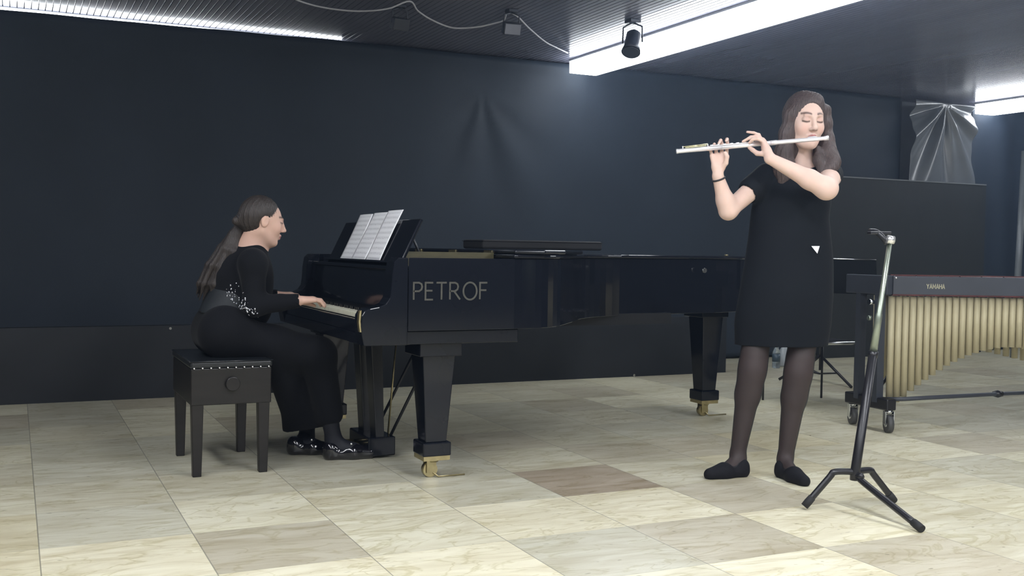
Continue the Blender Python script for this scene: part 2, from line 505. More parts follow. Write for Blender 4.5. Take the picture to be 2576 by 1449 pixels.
# ------------------------------------------------------------------ signed-distance bodies
class SDF:
    def __init__(s, lo, hi, h):
        s.lo = np.array(lo, dtype=np.float32); s.h = h
        s.n = np.ceil((np.array(hi) - np.array(lo)) / h).astype(int) + 1
        s.D = np.full(s.n, 0.08, dtype=np.float32)
    def _block(s, lo, hi, pad):
        a = np.maximum(np.floor((np.array(lo) - pad - s.lo) / s.h).astype(int), 0)
        b = np.minimum(np.ceil((np.array(hi) + pad - s.lo) / s.h).astype(int) + 1, s.n)
        if np.any(b <= a): return None
        sl = tuple(slice(a[i], b[i]) for i in range(3))
        ax = [s.lo[i] + s.h * np.arange(a[i], b[i], dtype=np.float32) for i in range(3)]
        return sl, ax[0][:, None, None], ax[1][None, :, None], ax[2][None, None, :]
    def _mix(s, sl, d, k, op):
        A = s.D[sl]
        if op == '+':
            h = np.maximum(k - np.abs(A - d), 0) / k
            s.D[sl] = np.minimum(A, d) - h * h * k * 0.25
        else:
            d = -d
            h = np.maximum(k - np.abs(A - d), 0) / k
            s.D[sl] = np.maximum(A, d) + h * h * k * 0.25
    def cone(s, a, b, r1, r2, k=0.02, op='+', flat=None):
        """capsule from a to b; flat=(direction, factor) squashes it along a direction"""
        a = np.array(a); b = np.array(b)
        R = max(r1, r2)
        blk = s._block(np.minimum(a, b) - R, np.maximum(a, b) + R, 0.025 + k)
        if blk is None: return s
        sl, X, Y, Z = blk
        px, py, pz = X - a[0], Y - a[1], Z - a[2]
        ba = b - a
        l2 = max(float(ba @ ba), 1e-9)
        t = np.clip((px * ba[0] + py * ba[1] + pz * ba[2]) / l2, 0, 1)
        qx, qy, qz = px - t * ba[0], py - t * ba[1], pz - t * ba[2]
        if flat is not None:
            n = np.array(flat[0], dtype=float); n /= np.linalg.norm(n)
            c = (qx * n[0] + qy * n[1] + qz * n[2]) * (1.0 / flat[1] - 1.0)
            qx = qx + c * n[0]; qy = qy + c * n[1]; qz = qz + c * n[2]
        d = np.sqrt(qx * qx + qy * qy + qz * qz) - (r1 + (r2 - r1) * t)
        if flat is not None: d = d * flat[1] ** 0.5
        s._mix(sl, d.astype(np.float32), k, op)
        return s
    def ell(s, c, r, k=0.02, op='+', M=None):
        c = np.array(c, dtype=float); r = np.array(r, dtype=float)
        R = r.max()
        blk = s._block(c - R, c + R, 0.02 + k)
        if blk is None: return s
        sl, X, Y, Z = blk
        px, py, pz = X - c[0], Y - c[1], Z - c[2]
        if M is not None:
            I = np.array(M).T
            px, py, pz = (I[0, 0] * px + I[0, 1] * py + I[0, 2] * pz, I[1, 0] * px + I[1, 1] * py + I[1, 2] * pz, I[2, 0] * px + I[2, 1] * py + I[2, 2] * pz)
        k0 = np.sqrt((px / r[0]) ** 2 + (py / r[1]) ** 2 + (pz / r[2]) ** 2)
        k1 = np.sqrt((px / r[0] ** 2) ** 2 + (py / r[1] ** 2) ** 2 + (pz / r[2] ** 2) ** 2) + 1e-6
        d = k0 * (k0 - 1.0) / k1
        s._mix(sl, d.astype(np.float32), k, op)
        return s
    def loft(s, secs, k=0.02, op='+', ripple=None, rz=0.0):
        """stack of elliptical sections (z, cx, cy, rx, ry); rz turns the ellipses"""
        secs = sorted(secs)
        A = np.array(secs)
        R = A[:, 3:5].max()
        blk = s._block((A[:, 1].min() - R, A[:, 2].min() - R, A[0, 0]), (A[:, 1].max() + R, A[:, 2].max() + R, A[-1, 0]), 0.03 + k)
        if blk is None: return s
        sl, X, Y, Z = blk
        z = Z.ravel()
        # smooth interpolation of the sections
        def ip(col):
            zz = A[:, 0]
            v = np.interp(z, zz, A[:, col])
            w = 0.02
            v = (v + np.interp(z - w, zz, A[:, col]) + np.interp(z + w, zz, A[:, col])) / 3
            return v[None, None, :].astype(np.float32)
        cx, cy, rx, ry = ip(1), ip(2), ip(3), ip(4)
        px, py = X - cx, Y - cy
        c, sn = math.cos(rz), math.sin(rz)
        qx, qy = px * c + py * sn, -px * sn + py * c
        q = np.sqrt((qx / rx) ** 2 + (qy / ry) ** 2)
        if ripple is not None:
            q = q / (1 + ripple(np.arctan2(qy, qx), Z))
        d = (q - 1) * np.minimum(rx, ry)
        dz = np.maximum(A[0, 0] - Z, Z - A[-1, 0])
        d = np.maximum(d, dz)
        s._mix(sl, d.astype(np.float32), k, op)
        return s
    def half(s, p, n, k=0.004):
        """keep what lies behind the plane (p, n)"""
        sl, X, Y, Z = s._block(s.lo, s.lo + s.h * s.n, 0)
        n = np.array(n, dtype=float); n /= np.linalg.norm(n)
        d = (X - p[0]) * n[0] + (Y - p[1]) * n[1] + (Z - p[2]) * n[2]
        s.D = np.maximum(s.D, d.astype(np.float32))
        return s
    def mesh(s, name, material, parent=None, color=None, wob=None, relax=1):
        D = s.D
        D[0] = D[-1] = 1; D[:, 0] = D[:, -1] = 1; D[:, :, 0] = D[:, :, -1] = 1
        S = D < 0
        cnt = np.zeros(s.n - 1, dtype=np.int8)
        for i in (0, 1):
            for j in (0, 1):
                for k in (0, 1):
                    cnt += S[i:s.n[0] - 1 + i, j:s.n[1] - 1 + j, k:s.n[2] - 1 + k]
        act = (cnt > 0) & (cnt < 8)
        I = np.argwhere(act)
        idx = np.full(s.n - 1, -1, dtype=np.int64)
        idx[act] = np.arange(len(I))
        cor = [(i, j, k) for i in (0, 1) for j in (0, 1) for k in (0, 1)]
        val = {c: D[I[:, 0] + c[0], I[:, 1] + c[1], I[:, 2] + c[2]] for c in cor}
        acc = np.zeros((len(I), 3)); w = np.zeros(len(I))
        for c in cor:
            for ax in range(3):
                if c[ax] == 0:
                    e = list(c); e[ax] = 1; e = tuple(e)
                    a, b = val[c], val[e]
                    m = (a < 0) != (b < 0)
                    t = np.where(m, a / np.where(m, a - b, 1), 0)
                    p = np.array(c, dtype=float)[None, :].repeat(len(I), 0)
                    p[:, ax] += t
                    acc += p * m[:, None]; w += m
        V = s.lo + s.h * (I + acc / w[:, None])
        Q = []
        for ax in range(3):
            o1, o2 = (ax + 1) % 3, (ax + 2) % 3
            n0 = s.n.copy()
            a = [slice(1, -1)] * 3; b = [slice(1, -1)] * 3
            a[ax] = slice(0, -1); b[ax] = slice(1, None)
            A_, B_ = S[tuple(a)], S[tuple(b)]
            E = np.argwhere(A_ != B_)
            flip = A_[A_ != B_]
            E2 = E.copy()
            E2[:, o1] += 1; E2[:, o2] += 1
            def cell(d1, d2):
                q = E2.copy(); q[:, o1] += d1; q[:, o2] += d2
                return idx[q[:, 0], q[:, 1], q[:, 2]]
            q = np.stack([cell(-1, -1), cell(0, -1), cell(0, 0), cell(-1, 0)], 1)
            q[~flip] = q[~flip][:, ::-1]
            Q.append(q)
        Q = np.concatenate(Q)
        Q = Q[(Q >= 0).all(1)]
        for _ in range(relax):                      # light smoothing
            sm = np.zeros_like(V); ct = np.zeros(len(V))
            for i in range(4):
                for j in ((i + 1) % 4, (i + 3) % 4):
                    np.add.at(sm, Q[:, i], V[Q[:, j]]); np.add.at(ct, Q[:, i], 1)
            V = 0.5 * V + 0.5 * sm / np.maximum(ct, 1)[:, None]
        if wob is not None: V = wob(V)
        colors = color(V) if color is not None else None
        off = Vector((0, 0, 0)); r = parent
        while r is not None:
            off += r.location; r = r.parent
        V = V - np.array(off)
        me = bpy.data.meshes.new(name)
        me.vertices.add(len(V)); me.vertices.foreach_set('co', V.astype(np.float32).ravel())
        me.loops.add(len(Q) * 4); me.loops.foreach_set('vertex_index', Q.astype(np.int32).ravel())
        me.polygons.add(len(Q)); me.polygons.foreach_set('loop_start', np.arange(0, len(Q) * 4, 4, dtype=np.int32))
        me.polygons.foreach_set('loop_total', np.full(len(Q), 4, dtype=np.int32))
        me.polygons.foreach_set('use_smooth', np.ones(len(Q), dtype=bool))
        me.update(calc_edges=True)
        me.validate()
        if colors is not None:
            ca = me.color_attributes.new('Col', 'FLOAT_COLOR', 'POINT')
            ca.data.foreach_set('color', np.concatenate([colors, np.ones((len(colors), 1))], 1).astype(np.float32).ravel())
        me.materials.append(material)
        o = bpy.data.objects.new(name, me)
        COL.objects.link(o)
        if parent is not None: o.parent = parent
        return o

# ================================================================== THE ROOM
CEIL = 2.70
WY = 8.27
TX0, TPX, TY0, TPY = 0.075, 0.503, 3.838, 0.507

def build_floor():
    tones = {}
    LC = (0.72, 0.69, 0.53); LG = (0.66, 0.64, 0.50); TN = (0.50, 0.47, 0.37); DK = (0.36, 0.31, 0.24)
    MG = (0.54, 0.53, 0.43); YL = (0.62, 0.58, 0.42); BE = (0.58, 0.56, 0.44)
    # (column, row): row 0 starts at Y = 3.838
    T = {(-1, 0): YL, (-1, -1): YL, (-1, 1): LG, (-1, 2): BE,
         (0, -1): LC, (0, 0): MG, (0, 1): BE, (0, 2): MG, (0, 3): MG, (0, 4): BE,
         (1, -2): LC, (1, -1): TN, (1, 0): LG, (1, 1): BE, (1, 2): MG, (1, 3): MG,
         (2, -2): LC, (2, -1): LG, (2, 0): LG, (2, 1): MG, (2, 2): MG,
         (3, -3): LG, (3, -2): MG, (3, -1): LC, (3, 0): MG, (3, 1): MG, (3, 2): MG,
         (4, -3): LC, (4, -2): TN, (4, -1): LC, (4, 0): DK, (4, 1): BE, (4, 2): TN,
         (5, -3): TN, (5, -2): LC, (5, -1): TN, (5, 0): BE, (5, 1): TN, (5, 2): BE,
         (6, -3): BE, (6, -2): BE, (6, -1): LG, (6, 0): YL, (6, 1): TN, (6, 2): MG,
         (7, -2): LG, (7, -1): BE, (7, 0): BE, (7, 1): YL, (8, 0): LG, (8, 1): BE}
    vs, fs, tone, rnd = [], [], [], []
    rg = random.Random(3)
    pool = [LG, MG, BE, MG, TN, BE, LG]
    # tiles, laid edge to edge
    for i in range(-11, 28):
        for j in range(-20, 9):
            x0 = TX0 + i * TPX; y0 = TY0 + j * TPY
            n = len(vs)
            vs += [(x0, y0, 0), (x0 + TPX, y0, 0), (x0 + TPX, y0 + TPY, 0), (x0, y0 + TPY, 0)]
            fs.append((n, n + 1, n + 2, n + 3))
            a = T.get((i, j)) or rg.choice(pool)
            g = rg.uniform(0.96, 1.04)
            r = (rg.random(), rg.random(), rg.random())
            for _ in range(4):
                tone += [a[0] * g, a[1] * g, a[2] * g, 1]
                rnd += [*r, 1]
    me = bpy.data.meshes.new('floor')
    me.from_pydata(vs, [], fs)
    for nm, dat in (('Tone', tone), ('Rnd', rnd)):
        ca = me.color_attributes.new(nm, 'FLOAT_COLOR', 'CORNER')
        ca.data.foreach_set('color', dat)
    me.materials.append(floor_material())
    o = bpy.data.objects.new('floor', me)
    COL.objects.link(o)
    struct(o)
build_floor()

def build_ceiling():
    b = MB()
    # flat glossy slats 9 cm wide running along Y, with dark grooves between
    x = -5.45
    while x < 14.1:
        b.bx(x + 0.002, x + 0.044, -6.3, WY + 0.2, CEIL, CEIL + 0.02)
        x += 0.046
    b.bx(-5.45, 14.1, -6.3, WY + 0.2, CEIL + 0.021, CEIL + 0.05)
    struct(b.build('ceiling', M['ceil'], bevel=0.003))
build_ceiling()
struct(MB().bx(-5.45, 14.1, WY + 0.2, WY + 0.32, 0, CEIL + 0.04).build('wall_back', M['wall']))
struct(MB().bx(-5.55, -5.45, -6.3, WY + 0.32, 0, CEIL + 0.04).build('wall_left', M['wall']))
struct(MB().bx(14.1, 14.2, -6.3, WY + 0.32, 0, CEIL + 0.04).build('wall_right', M['wall']))
struct(MB().bx(-5.55, 14.2, -6.4, -6.3, 0, CEIL + 0.04).build('wall_front', M['wall']))

def cloth(name, x0, x1, z0, z1, y, material, fold, nx, nz, label, cat, topf=None):
    vs, fs = [], []
    for j in range(nz + 1):
        for i in range(nx + 1):
            x = x0 + (x1 - x0) * i / nx
            zt = z1 if topf is None else topf(x)
            z = z0 + (zt - z0) * j / nz
            vs.append((x, y + fold(x, z), z))
    for j in range(nz):
        for i in range(nx):
            a = j * (nx + 1) + i
            fs.append((a, a + 1, a + nx + 2, a + nx + 1))
    b = MB().add(vs, fs, True)
    o = b.build(name, material)
    sm = o.modifiers.new('thickness', 'SOLIDIFY'); sm.thickness = 0.004
    return tag(o, label, cat)

def fold_main(x, z):
    d = 0.012 * math.sin(x * 2.3 + 0.5 * math.sin(z * 1.3)) + 0.006 * math.sin(x * 7.1 + z * 0.6)
    # cloth gathered at one pinned point, folds fan out below it
    gx, gz = 3.62, 2.38
    dx, dz = x - gx, gz - z
    r = math.hypot(dx, dz)
    if dz > -0.1:
        th = math.atan2(dx, max(dz, 0.001))
        d += 0.016 * math.sin(th * 9) * math.exp(-((r - 0.8) / 0.8) ** 2) * math.exp(-(th / 0.85) ** 2)
    gx, gz = 8.0, 2.55
    return d
def top_main(x):
    return 2.662 + 0.024 * min(max(x, -1), 2.6) / 2.6 + 0.0015 * math.sin(x * 9)
cloth('backdrop_curtain', -5.3, 8.44, 0.02, 2.66, WY - 0.04, M['curtain'], fold_main, 520, 60,
      'long black cloth curtain hung across the back behind the piano', 'curtain', top_main)

def fold_sheet(x, z):
    gx, gz = 8.93, 2.64
    dx, dz = x - gx, gz - z
    r = math.hypot(dx, dz)
    th = math.atan2(dx, max(dz, 0.001))
    a = min(r / 0.25, 1) * (0.35 + 0.65 * math.exp(-((r - 0.4) / 0.7) ** 2))
    return -0.05 + 0.042 * a * math.sin(th * 9.5 + 0.8) + 0.012 * math.sin(th * 23) * a
cloth('plastic_sheet', 8.46, 9.36, 0.02, 2.655, WY - 0.13, M['sheet'], fold_sheet, 150, 150,
      'shiny black plastic sheet gathered at its top, fan of bright creases', 'sheet')
def fold_right(x, z):
    return 0.035 * math.sin(x * 5.0) + 0.012 * math.sin(x * 13 + z)
cloth('backdrop_curtain', 9.38, 13.9, 0.02, 2.66, WY - 0.12, M['curtain2'], fold_right, 220, 30,
      'dark curtain with soft vertical folds at far right behind the marimba', 'curtain')

# low platform in front of the curtain
pl = empty('stage_platform', (0.3, 7.33, 0), 'low black platform front running along the foot of the curtain', 'platform')
MB().bx(-5.3, 5.555, 7.325, 7.36, 0.0, 0.487).build('front_board', M['platform'], pl)
MB().bx(-5.3, 5.555, 7.36, 7.40, 0.0, 0.487).build('frame', M['platform'], pl)
MB().cyl((0.95, 7.326, 0.468), (0.95, 7.315, 0.468), 0.009).build('screw_head', M['steel'], pl)
s_ = MB().cyl((4.62, 7.326, 0.012), (4.62, 7.312, 0.012), 0.010)
s_.build('screw_head', M['steel'], pl)

# dark partition standing at the right
pt = empty('partition_panel', (8.3, 8.0, 0), 'tall dark board partition with pale top edge behind the flute player', 'partition')
MB().bx(7.2, 9.46, 8.00, 8.04, 0.0, 1.80).build('board', M['panel'], pt)
MB().bx(7.2, 9.46, 7.995, 8.045, 1.80, 1.812).build('top_edge', mat('pale_edge_strip', (0.13, 0.14, 0.15), 0.4), pt)

# grey pole far right
gp = MB().cyl(at(2549, 900, 7.9) * 1.0, at(2578, 380, 7.9), 0.024)
gp.v = gp.v
tag(gp.build('support_pole', mat('grey_painted_pole', (0.11, 0.125, 0.14), 0.4)), 'slim grey leaning pole at the right edge above the marimba', 'pole')

# ------------------------------------------------------------------ ceiling lights
def ceiling_light(x, y0, y1, label, w=0.27, depth=0.12, group=None, lit='diffuser'):
    r = empty('ceiling_light', (x + w / 2, y1, CEIL), label, 'ceiling light', group)
    MB().bx(x - 0.006, x + w + 0.006, y0, y1, CEIL - 0.018, CEIL - 0.001).build('housing', M['housing'], r)
    MB().bx(x, x + w, y0 + 0.004, y1 - 0.004, CEIL - depth, CEIL - 0.018).build('diffuser', M[lit], r, bevel=0.006)
    return r
ceiling_light(4.385, 2.6, 8.10, 'long white fluorescent ceiling light running from above the piano tail')
ceiling_light(9.42, 2.6, 8.15, 'white fluorescent ceiling light at the right edge of the picture')
ceiling_light(4.385, -5.5, 1.9, 'fluorescent ceiling light row continuing behind the camera', lit='diffuser_front')
ceiling_light(1.86, -5.0, 3.0, 'added unseen ceiling light row above the camera to brighten the foreground', lit='diffuser_front')  # row added out of view to light the front floor and the players
ceiling_light(-0.66, -4.5, 4.6, 'fluorescent ceiling light row out of frame on the left', lit='diffuser_mid')
# strip light hidden behind the curtain top
r = empty('strip_light', (0.6, WY + 0.08, 2.64), 'thin glowing strip light along the top of the curtain, upper left', 'strip light')
MB().bx(-2.2, 2.45, WY + 0.04, WY + 0.13, 2.672, CEIL - 0.001).build('mounting_rail', M['housing'], r)
MB().bx(-2.15, 2.40, WY + 0.035, WY + 0.10, 2.645, 2.69).build('lit_tube', M['tube_lamp'], r)

# swagged cable
pts = [(560, -70), (700, -25), (752, 2), (820, 20), (900, 28), (975, 22), (1030, 3), (1052, 28), (1090, 52), (1140, 70), (1200, 68),
       (1246, 58), (1268, 50), (1276, 32), (1300, 40), (1330, 70), (1370, 104), (1400, 120), (1428, 133)]
def oncable(px, py):
    # cable hangs up to 12 cm under the ceiling between its clips
    sag = {0: .01, 1: .04, 2: .05, 3: .075, 4: .09, 5: .07, 6: .012, 7: .04, 8: .075, 9: .10, 10: .095, 11: .065, 12: .045, 13: .012, 14: .02, 15: .055, 16: .06, 17: .045, 18: .015}
    return sag
sg = oncable(0, 0)
cp = [onz(p[0], p[1], CEIL - 0.006 - sg[i]) for i, p in enumerate(pts)]
tag(MB().tube(spline(cp, 6), 0.0058, 8).build('cable', M['cable']), 'pale thin cable swagging across the dark ceiling in loops', 'cable')

def spotlight(base, aim, label, m, size=1.0, lens=None, flood=False):
    base = Vector(base)
    r = empty('spotlight', base, label, 'spotlight')
    a = Vector(aim).normalized()
    c = base + Vector((0, 0, -0.13 * size))
    MB().box(base + Vector((0, 0, -0.012)), (0.07 * size, 0.07 * size, 0.022)).build('ceiling_mount', m, r, bevel=0.003)
    y = MB()
    side = a.cross(Vector((0, 0, 1))).normalized()
    for s in (-1, 1):
        y.tube([base + Vector((0, 0, -0.02)), base + side * s * 0.055 * size + Vector((0, 0, -0.04 * size)), c + side * s * 0.058 * size], 0.005 * size, 8)
    y.build('yoke', m, r)
    if flood:
        q = a.to_track_quat('Y', 'Z').to_matrix()
        MB().box(c, (0.12 * size, 0.07 * size, 0.08 * size), mtx=q).build('lamp_body', m, r, bevel=0.006)
        MB().box(c + a * 0.036 * size, (0.11 * size, 0.004, 0.07 * size), mtx=q).build('lens', lens or M['spot_pale'], r)
        return r
    MB().tube([c - a * 0.075 * size, c - a * 0.06 * size, c + a * 0.03 * size, c + a * 0.07 * size], [0.028 * size, 0.042 * size, 0.046 * size, 0.056 * size], 20).build('lamp_body', m, r)
    MB().tube([c + a * 0.071 * size, c + a * 0.076 * size], 0.05 * size, 20).build('lens', lens or M['spot_pale'], r)
    return r
spotlight(onz(1592, 50, CEIL), (-0.35, -0.35, -0.85), 'small black spotlight hanging beside the long ceiling light', M['spot'], 1.25, M['spot'])
spotlight(onz(1287, 24, CEIL), (-0.1, -0.85, -0.35), 'small grey spotlight on the ceiling where the cable dips', M['spot'], 1.0, None, True)
spotlight(onz(1006, 12, CEIL), (0.1, -0.85, -0.35), 'faint dark spotlight on the ceiling beside the first cable loop', M['spot'], 1.0, M['spot'], True)

# ================================================================== GRAND PIANO
piano = empty('grand_piano', (2.7, 5.0, 0), 'black concert grand piano with brass lettering on its side', 'piano')
YN, YF = 4.27, 5.82
Z0, Z1 = 0.675, 0.994
bend = spline([(2.05, YN, 0), (2.28, 4.33, 0), (2.50, 4.56, 0), (2.74, 4.84, 0), (3.05, 5.00, 0), (3.45, 5.07, 0), (3.85, 5.13, 0), (4.10, 5.24, 0), (4.22, 5.45, 0), (4.16, 5.68, 0), (3.95, 5.80, 0), (3.7, YF, 0)], 6)
outer = [(1.54, YN)] + [(p.x, p.y) for p in bend] + [(1.54, YF)]
def inset(poly, d):
    n = len(poly); out = []
    for i in range(n):
        p0, p1, p2 = Vector(poly[i - 1]), Vector(poly[i]), Vector(poly[(i + 1) % n])
        a = (p1 - p0).normalized(); b = (p2 - p1).normalized()
        t = (a + b).normalized()
        nn = Vector((-t.y, t.x))
        out.append(tuple(p1 + nn * d))
    return out
def rim_ring(d, z0, z1, skip_front=True):
    """hollow wall following the piano outline"""
    o = outer; i = inset(outer, d)
    n = len(o)
    vs = [(x, y, z0) for x, y in o] + [(x, y, z1) for x, y in o] + [(x, y, z0) for x, y in i] + [(x, y, z1) for x, y in i]
    fs = []
    for k in range(n - 1):
        fs += [(k, k + 1, n + k + 1, n + k), (2 * n + k + 1, 2 * n + k, 3 * n + k, 3 * n + k + 1),
               (n + k, n + k + 1, 3 * n + k + 1, 3 * n + k), (k + 1, k, 2 * n + k, 2 * n + k + 1)]
    for k in (0, n - 1):
        fs.append((k, n + k, 3 * n + k, 2 * n + k) if k == 0 else (n + k, k, 2 * n + k, 3 * n + k))
    return MB().add(vs, fs, False)
rm = rim_ring(0.055, Z0, Z1)
rm = rm.build('rim', M['piano'], piano, bevel=0.003)
MB().prism(inset(outer, 0.056), Z0 + 0.012, Z0 + 0.04).build('bottom_frame', M['piano_matt'], piano)
MB().prism([(max(x, 1.63), y) for x, y in inset(outer, 0.057)], 0.865, 0.885).build('iron_plate', M['gold'], piano)
for y0, y1 in ((4.60, 4.66), (5.0, 5.06), (5.4, 5.46)):
    MB().bx(1.72, 3.4 if y0 > 4.9 else 2.2, y0, y1, Z0 - 0.05, Z0 + 0.012).build('beam', M['piano_matt'], piano)
MB().bx(1.60, 2.035, YN + 0.20, YN + 0.23, 0.885, 1.020).build('plate_bar', M['wood_inner'], piano)
# cheeks: arm then S-curve up to the rim
def cheek_outline():
    pts = [(1.47, 0.615), (1.345, 0.615), (1.335, 0.66), (1.33, 0.70), (1.333, 0.745), (1.345, 0.765), (1.37, 0.775),
           (1.41, 0.782), (1.44, 0.795), (1.457, 0.82), (1.463, 0.86), (1.466, 0.92), (1.475, 0.975), (1.495, Z1), (1.54, Z1), (1.54, 0.615)]
    return pts
MB().prismY(cheek_outline(), YN, YN + 0.10).build('cheek', M['piano'], piano, bevel=0.004)
MB().prismY(cheek_outline(), YF - 0.10, YF).build('cheek', M['piano'], piano, bevel=0.004)
# brass edge plate at the near cheek front
MB().prismY([(1.327, 0.675), (1.321, 0.72), (1.325, 0.765), (1.333, 0.768), (1.329, 0.72), (1.334, 0.675)], YN + 0.004, YN + 0.03).build('lock_plate', M['brass'], piano)
kb = MB().bx(1.345, 1.75, YN + 0.02, YF - 0.02, 0.615, 0.665)
kb.bx(1.5, 2.08, YN + 0.015, YN + 0.30, 0.615, 0.674)
kb.build('key_bed', M['piano'], piano, bevel=0.004)
MB().bx(1.348, 1.368, YN + 0.10, YF - 0.10, 0.665, 0.722).build('key_slip', M['piano'], piano, bevel=0.003)
MB().bx(1.37, 1.50, YN + 0.10, YN + 0.135, 0.665, 0.745).build('key_block', M['piano'], piano, bevel=0.004)
MB().bx(1.37, 1.50, YF - 0.135, YF - 0.10, 0.665, 0.745).build('key_block', M['piano'], piano, bevel=0.004)
fb = MB().prismY([(1.505, 0.75), (1.507, 0.80), (1.511, 0.90), (1.518, 0.937), (1.62, 0.937), (1.62, 0.75)], YN + 0.10, YF - 0.10)
fb.build('fallboard', M['piano'], piano, bevel=0.003)
# keyboard with 52 white and 36 black keys
keyb = MB().bx(1.372, 1.50, YN + 0.137, YF - 0.137, 0.665, 0.715).build('keyboard', M['felt'], piano)
ky0, ky1 = YN + 0.139, YF - 0.139
wp = (ky1 - ky0) / 52
def first_key(name, c, size, m):
    b = MB().box((0, 0, 0), size)
    me = bpy.data.meshes.new(name); me.from_pydata(b.v, [], b.f); me.materials.append(m)
    o = bpy.data.objects.new(name, me)
    bv = o.modifiers.new('bevel', 'BEVEL'); bv.width = 0.0012; bv.segments = 1
    return o
wk = first_key('white_key', None, (0.148, wp - 0.001, 0.022), M['ivory'])
bk = first_key('black_key', None, (0.095, 0.011, 0.016), M['ebony'])
koff = Vector(piano.location)
for i in range(52):
    o = wk if i == 0 else wk.copy()
    COL.objects.link(o); o.parent = keyb
    o.location = Vector((1.448, ky1 - wp * (i + 0.5), 0.735)) - koff
    if i < 51 and (i % 7) in (0, 2, 3, 5, 6):
        q = bk if i == 0 else bk.copy()
        COL.objects.link(q); q.parent = keyb
        q.location = Vector((1.475, ky1 - wp * (i + 1), 0.753)) - koff
# music shelf and desk
MB().bx(1.50, 1.74, YN + 0.11, YF - 0.11, 0.938, 0.956).build('music_shelf', M['piano'], piano, bevel=0.004)
DX0, DZ0, DX1, DZ1 = 1.535, 0.957, 1.655, 1.205
dsl = math.hypot(DX1 - DX0, DZ1 - DZ0)
du = Vector((DX1 - DX0, 0, DZ1 - DZ0)).normalized()
dn = Vector((-du.z, 0, du.x))            # towards the player
dkl = dsl - 0.038
dm = Matrix((Vector((0, 1, 0)), du, Vector((0, 1, 0)).cross(du))).transposed()
MB().box(Vector((DX0, 4.98, DZ0)) + du * dkl / 2 - dn * 0.012, (1.16, dkl, 0.018), mtx=dm).build('music_desk', M['piano'], piano, bevel=0.006)
MB().box(Vector((DX0, 4.98, DZ0)) + dn * 0.012 + du * 0.006, (1.1, 0.010, 0.03), mtx=dm).build('desk_lip', M['piano'], piano, bevel=0.002)
for yy in (4.5, 5.4):
    MB().tube([(DX1 - 0.028, yy, DZ1 - 0.09), (DX1 + 0.045, yy, 0.958)], 0.006, 8).build('desk_prop', M['piano_matt'], piano)
# lid and its folded front flap
lid_poly = [(p[0], p[1]) for p in inset(outer, -0.012)]
lid_poly = [(2.04, YN - 0.012)] + lid_poly[1:-1] + [(2.04, YF + 0.012)]
lid_poly[1] = (2.06, YN - 0.012)
MB().prism(lid_poly, Z1 + 0.002, Z1 + 0.0215).build('lid', M['piano'], piano, bevel=0.0085)
MB().prism([(2.045, YN - 0.01), (2.20, YN - 0.01), (2.36, 4.36), (2.60, 4.62), (2.60, YF + 0.01), (2.045, YF + 0.01)], Z1 + 0.0225, Z1 + 0.0415).build('lid_flap', M['piano'], piano, bevel=0.0085)
for yy in (4.55, 5.0, 5.5):
    MB().box((2.045, yy, Z1 + 0.021), (0.012, 0.09, 0.03)).build('hinge', M['brass'], piano)
MB().cyl((3.66, 5.06, 0.93), (3.66, 5.045, 0.93), 0.014).build('lock_button', M['steel'], piano)
MB().cyl((4.2, 5.56, 1.016), (4.2, 5.56, 1.024), 0.012).build('lid_bumper', M['brass'], piano)
lettering('PETROF', (1.565, YN - 0.0005, 0.812), (1, 0, 0), (0, 0, 1), (0, -1, 0), 0.074, 0.349, 0.0078, 'side_lettering', M['letter'], piano)
# legs
def piano_leg(x, y, zt, plate):
    l = MB()
    l.box((x, y, zt - 0.03), (0.20, 0.20, 0.06))
    l.taper((x, y, 0.165), (0.050, 0.050, 0), (x, y, zt - 0.055), (0.078, 0.078, 0))
    lg = l.build('leg', M['piano'], piano, bevel=0.004)
    MB().box((x, y, 0.135), (0.135, 0.135, 0.062)).build('leg_collar', M['piano'], lg, bevel=0.006)
    MB().box((x, y, 0.094), (0.125, 0.125, 0.02)).build('brass_ferrule', M['brass'], lg)
    c = MB().tube([(x, y, 0.085), (x, y, 0.07)], [0.035, 0.03], 16)
    for s in (-1, 1):
        c.box((x - 0.01, y + s * 0.022, 0.055), (0.045, 0.006, 0.065))
    c.cyl((x - 0.012, y - 0.016, 0.035), (x - 0.012, y + 0.016, 0.035), 0.034, 20)
    c.build('caster', M['brass'], lg)
    if plate:
        MB().tube([(x - 0.01, y - 0.018, 0.03), (x + 0.02, y - 0.03, 0.005), (x + 0.15, y - 0.03, 0.005)], 0.004, 8).build('caster_brake', M['brass'], lg)
piano_leg(1.712, 4.405, 0.617, True)
piano_leg(1.60, 5.66, 0.617, False)
piano_leg(3.955, 5.43, 0.69, True)
# lyre with pedals
ly = MB()
ly.taper((1.625, 4.93, 0.10), (0.022, 0.045, 0), (1.60, 4.93, 0.60), (0.030, 0.05, 0))
ly.taper((1.625, 5.13, 0.10), (0.022, 0.045, 0), (1.60, 5.13, 0.60), (0.030, 0.05, 0))
ly.bx(1.55, 1.68, 4.86, 5.20, 0.585, 0.614)
lo = ly.build('lyre', M['piano_matt'], piano, bevel=0.004)
MB().bx(1.56, 1.70, 4.87, 5.19, 0.012, 0.105).build('pedal_box', M['piano'], lo, bevel=0.006)
for yy in (4.95, 5.03, 5.11):
    MB().tube([(1.56, yy, 0.05), (1.50, yy, 0.052), (1.44, yy, 0.045), (1.40, yy, 0.038)], [0.009, 0.012, 0.016, 0.013], 10).build('pedal', M['brass'], lo)
for yy in (4.92, 5.14):
    MB().tube([(1.69, yy, 0.10), (1.98, yy, 0.66)], 0.008, 8).build('lyre_brace', M['steel'] if 0 else M['piano_matt'], lo)
MB().tube([(1.70, 4.99, 0.08), (1.745, 4.99, 0.64)], 0.005, 8).build('pedal_rod', M['brass'], lo)

